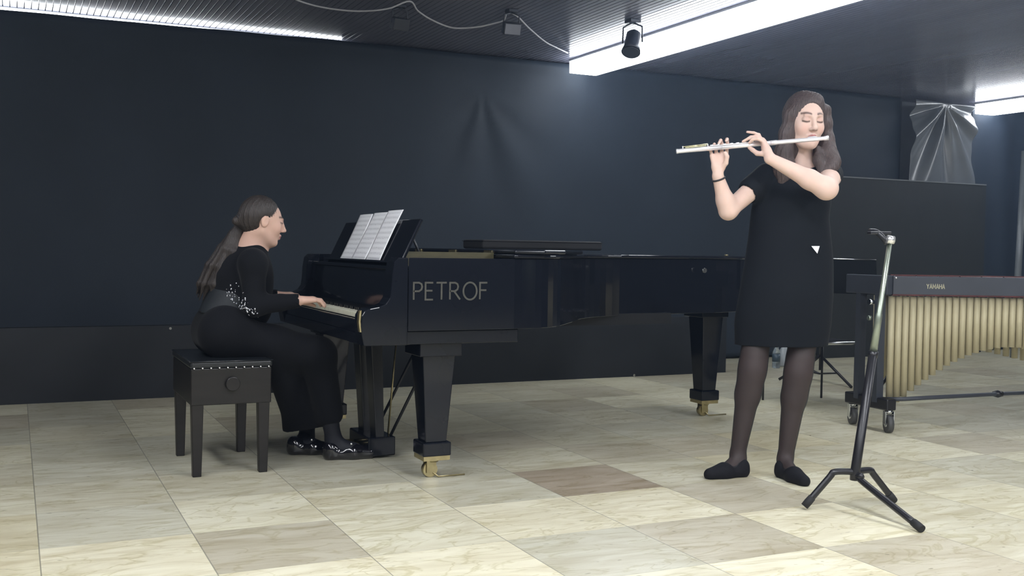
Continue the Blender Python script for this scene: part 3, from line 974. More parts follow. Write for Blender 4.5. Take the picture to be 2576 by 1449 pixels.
# black flat case on the lid
cs = empty('instrument_case', (2.9, 5.5, Z1 + 0.042), 'long flat black case lying on the far side of the piano lid', 'case')
MB().box((2.76, 5.50, Z1 + 0.042 + 0.027), (0.80, 0.26, 0.052), 0.05).build('case_body', M['rubber'], cs, bevel=0.012)
MB().box((2.76, 5.50, Z1 + 0.042 + 0.045), (0.805, 0.265, 0.003), 0.05).build('seam', M['stand'], cs)

# sheet music: attached pages
sm = empty('sheet_music', (1.56, 4.98, 0.965), 'white printed sheet music pages open on the piano music desk', 'sheet music')
def page(y0, y1, h, lift, name='page'):
    vs, fs = [], []
    nx, nz = 10, 10
    for j in range(nz + 1):
        for i in range(nx + 1):
            u, v = i / nx, j / nz
            bow = 0.004 + lift * math.sin(u * PI) + 0.003 * math.sin(v * 2.5 + y0 * 9)
            p = Vector((DX0, y0 + (y1 - y0) * u, DZ0)) + du * (0.012 + h * v) + dn * bow
            vs.append(p)
    for j in range(nz):
        for i in range(nx):
            a = j * (nx + 1) + i
            fs.append((a, a + 1, a + nx + 2, a + nx + 1))
    o = MB().add(vs, fs, True).build(name, M['paper'], sm)
    at_ = o.data.attributes.new('page', 'FLOAT_VECTOR', 'POINT')
    dat = []
    for j in range(nz + 1):
        for i in range(nx + 1):
            dat += [i / nx, j / nz, 0]
    at_.data.foreach_set('vector', dat)
    s = o.modifiers.new('thickness', 'SOLIDIFY'); s.thickness = 0.0006; s.offset = 0
page(5.33, 5.11, 0.262, 0.0016)
page(5.11, 4.88, 0.268, 0.0014)
page(4.88, 4.66, 0.272, 0.001)

# ================================================================== PIANO BENCH
bn = empty('piano_bench', (0.88, 5.04, 0), 'dark wooden piano bench with studded black cushion under the pianist', 'bench')
MB().bx(0.705, 1.060, 4.755, 5.325, 0.322, 0.486).build('seat_box', M['bench'], bn, bevel=0.004)
MB().bx(0.700, 1.065, 4.750, 5.330, 0.487, 0.519).build('cushion', M['vinyl'], bn, bevel=0.010)
MB().tube([(0.701, 4.750, 0.517), (1.064, 4.750, 0.517), (1.064, 5.329, 0.517), (0.701, 5.329, 0.517), (0.701, 4.750, 0.517)], 0.004, 6).build('piping', M['vinyl'], bn)
for i in range(10):
    MB().sphere((0.718 + i * 0.0365, 4.7505, 0.488), 0.0045, 6).build('stud', M['stud'], bn)
for x, y in ((0.735, 4.785), (1.028, 4.785), (0.735, 5.295), (1.028, 5.295)):
    MB().taper((x - 0.0, y, 0), (0.019, 0.019, 0), (x, y, 0.325), (0.026, 0.026, 0)).build('leg', M['bench'], bn, bevel=0.003)
MB().cyl((0.885, 4.755, 0.415), (0.885, 4.735, 0.415), 0.032, 24).build('height_knob', M['bench'], bn, bevel=0.003)

# ================================================================== FRONT MUSIC STAND
st = empty('music_stand', (3.085, 3.20, 0), 'black tripod music stand with pale upper pole in the right foreground', 'music stand')
hub = Vector((3.085, 3.20, 0.152))
joint = at(2197, 886, 4.27)
top = at(2238, 612, 4.22)
MB().tube([hub + Vector((0, 0, -0.03)), hub, joint], [0.020, 0.0195, 0.0175], 16).build('lower_tube', M['stand'], st)
MB().tube([joint - (top - joint) * 0.02, joint + (top - joint) * 0.35, joint + (top - joint) * 0.36, top], [0.0155, 0.0135, 0.0115, 0.0095], 16).build('upper_tube', M['stand_pale'], st)
f1, f2, f3 = onz(2025, 1272, 0.016), onz(2318, 1330, 0.016), onz(2248, 1258, 0.016)
def legp(f, bendr, z0):
    a = hub.copy(); a.z = z0
    d = (f - a); d.z = 0
    m1 = a + d * 0.10; m1.z = z0 + 0.006
    m2 = a + d * bendr; m2.z = z0 + 0.004
    return spline([a, m1, m2, a + d * (bendr + 0.1) + Vector((0, 0, -0.018)), f], 5)
for f, br in ((f1, 0.42), (f2, 0.06), (f3, 0.38)):
    lp = legp(f, br, 0.150 if f is not f2 else 0.138)
    l = MB().tube(lp, 0.0135, 12).build('leg', M['stand'], st)
    d = (lp[-1] - lp[-3]).normalized()
    MB().tube([f - d * 0.045 + Vector((0, 0, 0.0)), f - d * 0.02, f + d * 0.004], [0.0155, 0.0165, 0.0155], 12).build('rubber_foot', M['rubber'], l)
MB().tube([joint - (top - joint) * 0.05, joint + (top - joint) * 0.01], 0.0195, 16).build('collar', M['stand'], st)
MB().tube([at(2231, 602, 4.2), at(2249, 604, 4.2)], 0.0165, 16).build('clamp', M['stud'], st)
hd = MB().tube(spline([at(2232, 612, 4.22), at(2222, 598, 4.22), at(2205, 584, 4.24), at(2188, 582, 4.27)], 4), [0.012] * 13, 10)
hd.build('desk_arm', M['stand'], st)
MB().box(at(2212, 586, 4.24), (0.09, 0.035, 0.012), -0.3).build('desk_bracket', M['stand'], st, bevel=0.003)

# ================================================================== MARIMBA
AX = Vector((0.903, -0.430, 0)).normalized()
BK = Vector((0.06, 1.0, 0)).normalized()
M0 = Vector((4.63, 4.545, 0))               # near left corner
mar = empty('marimba', M0, 'large concert marimba with champagne resonator tubes at right', 'marimba')
ML = 2.35
def mp(u, v, z):
    """u along the near rail, v towards the back"""
    return M0 + AX * u + BK * v + Vector((0, 0, z))
def bar_between(b, p, q, w, h):
    d = (q - p); l = d.length; d.normalize()
    side = Vector((0, 0, 1)).cross(d).normalized() if abs(d.z) < 0.95 else Vector((1, 0, 0))
    m = Matrix((d, side, d.cross(side))).transposed()
    return b.box((p + q) / 2, (l, w, h), mtx=m)
bar_between(MB(), mp(0, 0, 0.862), mp(ML, 0, 0.862), 0.022, 0.106).build('front_rail', M['rail'], mar, bevel=0.003)
bar_between(MB(), mp(-0.0, 0.005, 0.806), mp(ML, 0.005, 0.806), 0.03, 0.008).build('rail_trim', M['rosewood'], mar)
bar_between(MB(), mp(0.0, 0.29, 0.852), mp(ML, 1.0, 0.852), 0.022, 0.09).build('back_rail', M['rail'], mar, bevel=0.003)
bar_between(MB(), mp(0.0, 0.18, 0.86), mp(ML, 0.5, 0.86), 0.03, 0.05).build('middle_rail', M['rail'], mar, bevel=0.003)
for u in (0, ML):
    wv = 0.30 if u == 0 else 1.0
    e = MB()
    bar_between(e, mp(u - 0.02, -0.01, 0.862), mp(u - 0.02 - (0.03 if u == 0 else 0), wv, 0.862), 0.055, 0.112)
    e.build('end_block', M['rail'], mar, bevel=0.004)
    for v in (0.05, wv - 0.09):
        MB().taper(mp(u - 0.035, v, 0.17), (0.026, 0.018, 0), mp(u - 0.035, v, 0.81), (0.026, 0.018, 0)).build('post', M['rail'], mar)
    ft = MB()
    bar_between(ft, mp(u - 0.02, -0.05, 0.165), mp(u - 0.02, wv + 0.02, 0.165), 0.07, 0.068)
    ft.build('foot_beam', M['stand'], mar, bevel=0.008)
    for v in (-0.02, wv - 0.01):
        c = mp(u - 0.015, v, 0)
        w_ = MB().cyl(c + AX * -0.016 + Vector((0, 0, 0.052)), c + AX * 0.016 + Vector((0, 0, 0.052)), 0.052, 24).build('caster_wheel', M['wheel'], mar)
        MB().cyl(c + AX * -0.020 + Vector((0, 0, 0.052)), c + AX * 0.020 + Vector((0, 0, 0.052)), 0.020, 16).build('hub', M['steel'], w_)
        k = MB()
        k.box(c + AX * -0.024 + Vector((0, 0, 0.085)), (0.004, 0.045, 0.08), math.atan2(AX.y, AX.x))
        k.box(c + AX * 0.024 + Vector((0, 0, 0.085)), (0.004, 0.045, 0.08), math.atan2(AX.y, AX.x))
        k.cyl(c + Vector((0, 0, 0.11)), c + Vector((0, 0, 0.135)), 0.024, 16)
        k.build('caster_fork', M['steel'], w_)
MB().cyl(mp(-0.07, 0.06, 0.76), mp(-0.10, 0.05, 0.76), 0.016).build('height_knob', M['steel'], mar)
MB().cyl(mp(-0.08, 0.06, 0.665), mp(-0.10, 0.055, 0.665), 0.014).build('height_knob', M['stand_pale'], mar)
MB().sphere(mp(0.01, -0.013, 0.905), 0.006, 8).build('screw', M['stud'], mar)
MB().tube([mp(-0.03, 0.09, 0.19), mp(0.07, 0.10, 0.34)], 0.010, 8).build('diagonal_brace', M['stand'], mar)
bdir = [at(2272, 1004, 6.12), at(2510, 991, 6.42), at(2580, 988, 6.5)]
endp = mp(ML - 0.02, 0.95, 0.2)
MB().tube([mp(-0.0, 0.02, 0.19), bdir[0], bdir[1], bdir[2], endp], 0.0125, 12).build('cross_bar', M['rail'], mar)
MB().tube([bdir[1] - AX * 0.03, bdir[1], bdir[1] + AX * 0.03], [0.015, 0.024, 0.015], 12).build('cross_bar_clamp', M['stand'], mar)
# front row of tubes in an arch
prof = [.177, .172, .205, .24, .275, .307, .335, .365, .393, .416, .437, .456, .470, .484, .494, .502, .506, .507, .505, .497, .486, .470, .452, .43, .405, .375, .34, .305, .27]
PIT = 0.0418
nt_ = int((ML - 0.06) / PIT)
for i in range(nt_):
    zb = prof[i] if i < len(prof) else max(0.16, 0.27 - (i - len(prof)) * 0.012)
    c = mp(0.030 + PIT * i, 0.045, 0)
    MB().tube([Vector((c.x, c.y, zb)), Vector((c.x, c.y, 0.795))], 0.0192, 16).build('resonator_tube', M['tubes'], mar)
for i in range(40):
    u = 0.05 + 0.056 * i
    v = 0.20 + 0.17 * i / 40
    c = mp(u, v, 0)
    fi = min(int(u / PIT), len(prof) - 1)
    zb = prof[fi] + 0.06 if u < 0.70 else max(0.17, 0.47 - 0.012 * (i - 12))
    MB().tube([Vector((c.x, c.y, zb)), Vector((c.x, c.y, 0.795))], 0.018, 12).build('rear_resonator_tube', M['tubes'], mar)
# bars
nb = 36
for i in range(nb):
    u = 0.015 + (ML - 0.06) * (i + 0.5) / nb
    w = (ML - 0.06) / nb - 0.008
    t = i / nb
    c0 = mp(u, 0.16 + 0.10 * t, 0.905)
    b = MB(); bar_between(b, c0 - BK * (0.10 + 0.09 * t), c0 + BK * (0.07 + 0.10 * t), w, 0.02)
    b.v = [Vector(v) for v in b.v]
    b.build('tone_bar', M['rosewood'], mar, bevel=0.002)
for i in range(18):
    u = 0.03 + 0.128 * i
    MB().cyl(mp(u, 0.03, 0.90), mp(u, 0.03, 0.925), 0.004, 6).build('cord_peg', M['steel'], mar)
bar_between(MB(), mp(0.0, 0.02, 0.922), mp(ML, 0.02, 0.922), 0.012, 0.006).build('bar_cord_rail', M['rosewood'], mar)
lettering('YAMAHA', mp(0.19, 0, 0.845) - BK * 0.012, AX, (0, 0, 1), (AX.y, -AX.x, 0), 0.027, 0.105, 0.0036, 'rail_lettering', M['label'], mar)

# ================================================================== BACK RIGHT CLUTTER
DS = 6.95
base = onz(2062, 962)
ms = empty('music_stand', base, 'black music stand behind the flute player with pale desk edge', 'music stand')
pb = base
MB().tube([base + Vector((0, 0, 0.10)), base + Vector((0, 0, 0.78)), base + Vector((0.03, -0.02, 0.80))], 0.011, 10).build('pole', M['stand'], ms)
for f in (onz(2142, 974, 0.01), base + Vector((-0.25, 0.2, 0.01)), base + Vector((0.05, 0.34, 0.01))):
    l = MB().tube([base + Vector((0, 0, 0.22)), f], 0.011, 8).build('leg', M['stand'], ms)
    m_ = base + (f - base) * 0.55
    m_.z = 0.10
    MB().tube([base + Vector((0, 0, 0.07)), m_], 0.007, 8).build('leg_stay', M['stand'], l)
# desk plate
q0, q1 = at(2060, 650, 6.75), at(2204, 654, 6.70)
dd = (q1 - q0)
deskm = MB()
dn2 = Vector((-dd.y, dd.x, 0)).normalized()
low = Vector((0, 0, -0.22)) - dn2 * 0.07
th = dn2 * 0.004
deskm.add([q0, q1, q1 + low, q0 + low, q0 + th, q1 + th, q1 + low + th, q0 + low + th], [(0, 3, 2, 1), (4, 5, 6, 7), (0, 1, 5, 4), (1, 2, 6, 5), (2, 3, 7, 6), (3, 0, 4, 7)])
deskm.build('desk', mat('matt_black_desk', (0.005, 0.006, 0.007), 0.9, spec=0.1), ms)
MB().tube([q0, q1], 0.0042, 8).build('desk_edge', M['steel'], ms)

ch_c = onz(2082, 955)
ch_z = 0.40
ca, cb = at(2000, 868, 7.0), at(2153, 860, 7.15)
ca.z = cb.z = (ca.z + cb.z) / 2
cdir = (cb - ca).normalized(); cback = Vector((-cdir.y, cdir.x, 0))
ch = empty('chair', Vector((ca.x, ca.y, 0)), 'low chair with a chrome front tube behind the flute player', 'chair')
zc = ca.z
MB().tube([ca, cb], 0.011, 10).build('front_tube', M['steel'], ch)
sb_ = MB()
sb_.box((ca + cb) / 2 + cback * 0.20 + Vector((0, 0, 0.0)), ((cb - ca).length - 0.03, 0.38, 0.03), math.atan2(cdir.y, cdir.x))
sb_.build('seat', M['stand'], ch, bevel=0.006)
for p in (ca, cb, ca + cback * 0.38, cb + cback * 0.38):
    t_ = Vector((p.x, p.y, zc)) 
    MB().tube([t_, Vector((p.x, p.y, 0.0))], 0.008, 8).build('leg', M['stand'], ch)

bt = onz(1952, 926)
bo = empty('water_bottle', bt, 'clear plastic bottle on the floor seen between the player\'s legs', 'bottle')
MB().tube([bt + Vector((0, 0, 0.001)), bt + Vector((0, 0, 0.015)), bt + Vector((0, 0, 0.14)), bt + Vector((0, 0, 0.175)), bt + Vector((0, 0, 0.20))], [0.032, 0.036, 0.036, 0.024, 0.014], 16).build('bottle_body', M['glass'], bo)
MB().cyl(bt + Vector((0, 0, 0.20)), bt + Vector((0, 0, 0.222)), 0.016).build('cap', M['stand'], bo)
MB().cyl(bt + Vector((0, 0, 0.06)), bt + Vector((0, 0, 0.13)), 0.0366, 20).build('bottle_label', mat('blue_label', (0.05, 0.08, 0.11), 0.4), bo)
bg = onz(1978, 921)
sb = SDF(bg + Vector((-0.15, -0.12, -0.01)), bg + Vector((0.15, 0.12, 0.28)), 0.008)
sb.loft([(0.0, bg.x, bg.y, 0.09, 0.05), (0.05, bg.x, bg.y, 0.10, 0.06), (0.14, bg.x, bg.y, 0.085, 0.05), (0.19, bg.x, bg.y, 0.05, 0.03), (0.235, bg.x + 0.01, bg.y, 0.03, 0.015)],
        ripple=lambda a, z: 0.07 * np.sin(5 * a + z * 18))
tag(sb.mesh('plastic_bag', M['bag']), 'crumpled pale plastic bag on the floor behind the flute player', 'bag')

# ================================================================== PEOPLE
def frame_from(fwd, up):
    """columns: right of viewer-facing head (x), front (y), up (z)"""
    f = Vector(fwd).normalized(); u = Vector(up)
    u = (u - f * u.dot(f)).normalized()
    x = f.cross(u)
    return np.array([[x.x, f.x, u.x], [x.y, f.y, u.y], [x.z, f.z, u.z]])

def head(S, c, F, s=1.0, pout=0.0):
    c = np.array(c)
    P = lambda x, y, z: c + F @ (np.array([x, y, z]) * s)
    E = lambda p, r, k, op='+': S.ell(P(*p), np.array(r) * s, k * s, op, M=F)
    E((0, -0.022, 0.032), (0.074, 0.092, 0.086), 0.01)
    E((0, 0.020, -0.012), (0.063, 0.072, 0.092), 0.03)
    E((0, 0.030, -0.072), (0.046, 0.050, 0.040), 0.03)
    S.cone(P(-0.046, -0.005, -0.050), P(-0.018, 0.062, -0.098), 0.018 * s, 0.014 * s, 0.03 * s)
    S.cone(P(0.046, -0.005, -0.050), P(0.018, 0.062, -0.098), 0.018 * s, 0.014 * s, 0.03 * s)
    E((0, 0.072, -0.098), (0.018, 0.015, 0.014), 0.02)
    for sx in (-1, 1):
        E((sx * 0.036, 0.058, -0.026), (0.024, 0.024, 0.026), 0.025)
        E((sx * 0.032, 0.098, 0.010), (0.020, 0.020, 0.012), 0.014, '-')
        E((sx * 0.031, 0.076, 0.009), (0.0165, 0.0145, 0.0125), 0.005)
        S.cone(P(sx * 0.014, 0.089, 0.030), P(sx * 0.038, 0.078, 0.031), 0.006 * s, 0.004 * s, 0.014 * s)
        E((sx * 0.0115, 0.097, -0.030), (0.008, 0.010, 0.007), 0.007)
        # ear
        E((sx * 0.075, -0.012, -0.004), (0.010, 0.020, 0.031), 0.006)
        E((sx * 0.084, -0.006, 0.000), (0.006, 0.010, 0.016), 0.006, '-')
    S.cone(P(0, 0.090, 0.020), P(0, 0.110, -0.022), 0.0075 * s, 0.0105 * s, 0.012 * s)
    E((0, 0.112, -0.024), (0.0105, 0.010, 0.009), 0.008)
    # mouth
    S.cone(P(-0.019, 0.084, -0.058), P(0, 0.095 + pout, -0.0545), 0.0055 * s, 0.0072 * s, 0.006 * s)
    S.cone(P(0.019, 0.084, -0.058), P(0, 0.095 + pout, -0.0545), 0.0055 * s, 0.0072 * s, 0.006 * s)
    S.cone(P(-0.016, 0.083, -0.066), P(0.0, 0.092 + pout, -0.0685), 0.0055 * s, 0.0078 * s, 0.006 * s)
    S.cone(P(0.016, 0.083, -0.066), P(0.0, 0.092 + pout, -0.0685), 0.0055 * s, 0.0078 * s, 0.006 * s)
    return P

def face_color(V, c, F, s, skin, lip, brow, closed=True):
    Q = (V - np.array(c)) @ F / s
    x, y, z = Q[:, 0], Q[:, 1], Q[:, 2]
    ax = np.abs(x)
    col = np.tile(np.array(skin), (len(V), 1))
    front = (y > 0.035) & (np.abs(z) < 0.2) & (ax < 0.09)
    def blend(w, c2):
        nonlocal col
        w = np.clip(w, 0, 1)[:, None] * front[:, None]
        col = col * (1 - w) + np.array(c2) * w
    g = lambda v, s0: np.exp(-(v / s0) ** 2)
    blend(0.35 * g(ax - 0.038, 0.02) * g(z + 0.030, 0.022), (skin[0] * 1.0, skin[1] * 0.72, skin[2] * 0.68))
    lipmask = np.clip(1.5 - ((x / 0.021) ** 2 + ((z + 0.0615) / 0.0125) ** 2) * 1.5, 0, 1) * (y > 0.078)
    blend(lipmask, lip)
    blend(0.6 * g(z + 0.0615, 0.0016) * (ax < 0.019) * (y > 0.078), (0.12, 0.04, 0.04))
    bz = 0.034 + 0.004 * np.sin(np.clip((ax - 0.012) / 0.036, 0, 1) * PI)
    blend(0.97 * g(z - bz, 0.0046) * (ax > 0.012) * (ax < 0.050), brow)
    lz = (0.0035 if closed else 0.010) - 0.003 * g(ax - 0.031, 0.012)
    blend(0.97 * g(z - lz, 0.0036) * (ax > 0.015) * (ax < 0.048), (0.045, 0.03, 0.03))
    if not closed:
        blend(0.9 * g(z - 0.006, 0.0045) * g(ax - 0.031, 0.006), (0.03, 0.02, 0.02))
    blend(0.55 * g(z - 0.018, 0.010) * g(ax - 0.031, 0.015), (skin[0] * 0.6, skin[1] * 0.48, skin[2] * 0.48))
    blend(0.7 * g(z + 0.033, 0.003) * g(ax - 0.0075, 0.0035) * (y > 0.095), (0.15, 0.06, 0.05))
    return col

def finger(S, pts, r0=0.0085, r1=0.0065):
    for i in range(len(pts) - 1):
        a = r0 + (r1 - r0) * i / (len(pts) - 1); b = r0 + (r1 - r0) * (i + 1) / (len(pts) - 1)
        S.cone(pts[i], pts[i + 1], a, b, 0.004)

# ---------------------------------------------------------------- flute player
FD = 4.85
fl_base = onz(1925, 1200)
fp = empty('person', fl_base, 'standing young woman with long brown hair in short black dress playing a flute', 'person')
fwd = Vector((-ROT[0][2], -ROT[1][2], 0)).normalized() * -1          # towards the camera
side = Vector((ROT[0][0], ROT[1][0], 0)).normalized()               # image right
CAMF = Vector((0.430, 0.902, 0)).normalized()
TOCAM = -CAMF

lo = at(1770, 1230, FD); 
allp = [at(1770, 1225, 4.6), at(2130, 1225, 5.1), at(1770, 230, 4.6), at(2130, 230, 5.1), at(1770, 1225, 5.1), at(2130, 230, 4.5), at(1770,380,4.5), at(2130,400,5.15)]
LO = Vector((min(p.x for p in allp) - 0.02, min(p.y for p in allp) - 0.02, -0.02))
HI = Vector((max(p.x for p in allp) + 0.02, max(p.y for p in allp) + 0.02, 1.86))
S = SDF(LO, HI, 0.0036)
hc = at(2026, 305, 4.82)
hf = TOCAM * 0.96 + side * 0.13 + Vector((0, 0, -0.16))
hu = Vector((0, 0, 1)) + side * 0.03 + TOCAM * 0.1
HF = frame_from(hf, hu)
HS = 1.05
# headframe x axis must point so that the frame is right-handed
headP = head(S, hc, HF, HS, pout=0.004)
nb_ = at(2021, 412, 4.87)
S.cone(np.array(hc) + HF @ np.array([0, -0.03, -0.06]), nb_, 0.046, 0.050, 0.03)
chest = at(2010, 470, 4.88); waist = at(1988, 640, 4.88); pelv = at(1978, 740, 4.88)
shR, shL = at(1930, 443, 4.87), at(2088, 440, 4.86)
S.cone(shR, shL, 0.048, 0.048, 0.04)
rzf = math.atan2(side.y, side.x)
S.loft([(pelv.z - 0.10, pelv.x, pelv.y, 0.15, 0.10), (pelv.z, pelv.x, pelv.y, 0.165, 0.11), (waist.z, waist.x, waist.y, 0.13, 0.09), (chest.z - 0.06, chest.x, chest.y, 0.145, 0.10), (chest.z + 0.05, chest.x, chest.y, 0.14, 0.08)], 0.04, rz=rzf)
# right arm (image left)
elR = at(1832, 530, 4.74); wrR = at(1806, 444, 4.70)
S.cone(shR, elR, 0.050, 0.037, 0.03)
S.cone(elR, elR + (wrR - elR) * 0.3, 0.038, 0.0385, 0.03)
S.cone(elR + (wrR - elR) * 0.3, wrR, 0.0385, 0.0255, 0.02)
# left arm (image right)
elL = at(2079, 474, 4.60); wrL = at(1937, 399, 4.60)
S.cone(shL, elL, 0.050, 0.045, 0.03)
S.cone(elL, elL + (wrL - elL) * 0.3, 0.046, 0.042, 0.03)
S.cone(elL + (wrL - elL) * 0.3, wrL, 0.042, 0.0245, 0.02)
# right hand: palm towards the camera, fingers behind and over the flute
FDp = 4.675
mR = [at(1827, 391, 4.705), at(1815, 388, 4.71), at(1802, 389, 4.71), at(1791, 393, 4.705)]
for m_ in mR:
    S.cone(wrR, m_, 0.0165, 0.0105, 0.012)
S.cone(wrR + (mR[0] - wrR) * 0.45, wrR + (mR[3] - wrR) * 0.45, 0.0165, 0.0165, 0.012)
finger(S, [mR[0], at(1830, 362, 4.712), at(1829, 350, 4.700), at(1827, 354, 4.684)], 0.0088)
finger(S, [mR[1], at(1817, 364, 4.716), at(1813, 353, 4.702), at(1808, 361, 4.680)], 0.0088)
finger(S, [mR[2], at(1801, 371, 4.716), at(1797, 363, 4.700), at(1796, 369, 4.680)], 0.0085)
finger(S, [mR[3], at(1787, 377, 4.710), at(1783, 371, 4.695), at(1781, 377, 4.678)], 0.0078, 0.006)
finger(S, [wrR + (mR[0] - wrR) * 0.3, at(1826, 410, 4.680), at(1829, 394, 4.668), at(1824, 385, 4.672)], 0.0125, 0.0085)
# left hand
mL = [at(1922, 357, 4.630), at(1921, 355, 4.650), at(1919, 352, 4.668), at(1916, 352, 4.684)]
for m_ in mL:
    S.cone(wrL, m_, 0.0175, 0.0105, 0.012)
S.cone(wrL + (mL[0] - wrL) * 0.5, wrL + (mL[3] - wrL) * 0.5, 0.0165, 0.0165, 0.012)
finger(S, [mL[0], at(1907, 349, 4.632), at(1893, 351, 4.645), at(1886, 359, 4.655)], 0.0088)
finger(S, [mL[1], at(1903, 347, 4.652), at(1884, 348, 4.662), at(1869, 356, 4.668)], 0.0088)
finger(S, [mL[2], at(1904, 343, 4.672), at(1888, 345, 4.680), at(1876, 354, 4.684)], 0.0085)
finger(S, [mL[3], at(1909, 339, 4.684), at(1896, 334, 4.680), at(1880, 332, 4.672)], 0.0080, 0.006)
finger(S, [wrL + (mL[0] - wrL) * 0.25, at(1905, 386, 4.640), at(1893, 377, 4.662), at(1885, 371, 4.680)], 0.0125, 0.0085)
# legs
hipR, hipL = at(1918, 742, 4.88), at(2036, 742, 4.88)
knR, knL = at(1893, 930, 4.85), at(2008, 938, 4.84)
anR, anL = at(1856, 1142, 4.88), at(1976, 1150, 4.86)
def leg(S, hip, kn, an, e=0.0, k=0.03):
    S.cone(hip, kn, 0.082 + e, 0.052 + e, k)
    S.cone(kn + (hip - kn) * 0.15, kn + (an - kn) * 0.15, 0.054 + e, 0.049 + e, k)
    cf = kn + (an - kn) * 0.30 - TOCAM * 0.008
    S.cone(kn, cf, 0.047 + e, 0.050 + e, 0.04)
    S.cone(cf, an, 0.051 + e, 0.031 + e, k)
leg(S, hipR, knR, anR); leg(S, hipL, knL, anL)
heR, toR = onz(1866, 1183, 0.028), onz(1792, 1193, 0.020)
heL, toL = onz(1968, 1186, 0.028), onz(2018, 1209, 0.020)
def foot(S, an, he, to, e=0.0):
    S.cone(an, he + Vector((0, 0, 0.01)), 0.030 + e, 0.026 + e, 0.02)
    mid = he + (to - he) * 0.6
    S.cone(an + (he - an) * 0.25, mid + Vector((0, 0, 0.008)), 0.026 + e, 0.026 + e, 0.02)
    S.cone(he, mid, 0.026 + e, 0.026 + e, 0.02)
    S.cone(mid, to, 0.030 + e, 0.018 + e, 0.02)
foot(S, anR, heR, toR); foot(S, anL, heL, toL)
SK = (0.68, 0.49, 0.415)
def colf(V):
    c = face_color(V, hc, HF, HS, SK, (0.44, 0.16, 0.16), (0.10, 0.06, 0.05))
    leg_ = V[:, 2] < 0.75
    c[leg_] = np.array((0.52, 0.34, 0.28))
    kn_ = np.zeros(len(V))
    for q in (knR, knL):
        kn_ = np.maximum(kn_, np.exp(-(np.linalg.norm(V - np.array(q + Vector((0, 0, 0.02))), axis=1) / 0.06) ** 2))
    c = c * (1 - 0.4 * kn_[:, None]) + np.array((0.75, 0.36, 0.30)) * 0.4 * kn_[:, None]
    return c
S.mesh('body', M['skin'], fp, colf)
del S

# dress
S = SDF((LO.x, LO.y, 0.5), (HI.x, HI.y, 1.56), 0.0048)
def rip(a, z):
    return 0.030 * np.sin(6 * a + 1.0) * np.clip((0.95 - z) / 0.35, 0, 1) + 0.012 * np.sin(3 * a + z * 14)
def sec(px0, px1, py, ry, D=4.88):
    a, b = at(px0, py, D), at(px1, py, D)
    c = (a + b) / 2
    return (c.z, c.x, c.y, (b - a).length / 2, ry)
S.loft([sec(1850, 2078, 868, 0.125), sec(1850, 2090, 810, 0.135), sec(1862, 2096, 740, 0.14), sec(1872, 2094, 660, 0.128), sec(1884, 2088, 590, 0.125),
        sec(1893, 2084, 520, 0.128), sec(1908, 2088, 470, 0.118), sec(1915, 2098, 440, 0.090), sec(1950, 2084, 418, 0.07)], 0.02, ripple=rip, rz=rzf)
S.cone(shR + Vector((0, 0, 0.0)), shR + (elR - shR) * 0.40, 0.062, 0.062, 0.03)
S.cone(shL, shL + (elL - shL) * 0.22 + Vector((0.0, 0, 0.012)), 0.060, 0.050, 0.03)
S.cone(at(1985, 505, 4.82), at(2040, 505, 4.82), 0.075, 0.075, 0.06)
# neckline opening
S.ell(nb_ + TOCAM * 0.035 + Vector((0, 0, 0.030)), (0.072, 0.095, 0.058), 0.006, '-', M=frame_from(TOCAM, (0, 0, 1)))
dR = (elR - shR).normalized()
S.cone(shR + (elR - shR) * 0.52, elR, 0.046, 0.046, 0.002, '-')
S.ell(shR + (elR - shR) * 0.40 + dR * 0.079, (0.056, 0.056, 0.056), 0.002, '-')
# open underside
bot = sec(1850, 2078, 868, 0.11)
S.loft([(bot[0] - 0.05, bot[1], bot[2], bot[3] - 0.014, bot[4] - 0.006), (bot[0] + 0.12, bot[1], bot[2], bot[3] - 0.02, bot[4] - 0.012)], 0.01, '-', rz=rzf)
S.mesh('dress', M['dress'], fp)
del S

# tights
S = SDF((LO.x, LO.y, 0.0), (HI.x, HI.y, 0.74), 0.005)
leg(S, hipR, knR, anR, 0.004); leg(S, hipL, knL, anL, 0.004)
foot(S, anR, heR, toR, 0.003); foot(S, anL, heL, toL, 0.003)
S.half((0, 0, 0.004), (0, 0, -1))
S.half((0, 0, 0.72), (0, 0, 1))
S.mesh('tights', M['tights'], fp)
del S
for an, he, to in ((anR, heR, toR), (anL, heL, toL)):
    d = (to - he).normalized()
    S = SDF((min(he.x, to.x) - 0.1, min(he.y, to.y) - 0.1, -0.01), (max(he.x, to.x) + 0.1, max(he.y, to.y) + 0.1, 0.13), 0.004)
    mid = he + (to - he) * 0.62
    tip = to + d * 0.012
    S.cone(he + Vector((0, 0, 0.022)), he, 0.034, 0.033, 0.02)
    S.cone(he, mid, 0.032, 0.036, 0.02)
    S.cone(mid, tip, 0.038, 0.026, 0.02)
    S.cone(mid + Vector((0, 0, 0.014)), tip, 0.032, 0.022, 0.02)
    S.half((0, 0, 0.001), (0, 0, -1))
    # throat of the shoe
    q = he + (to - he) * 0.30 + Vector((0, 0, 0.062))
    S.cone(he + Vector((0, 0, 0.085)), q, 0.030, 0.030, 0.008, '-')
    S.mesh('shoe', M['suede'], fp)
    del S

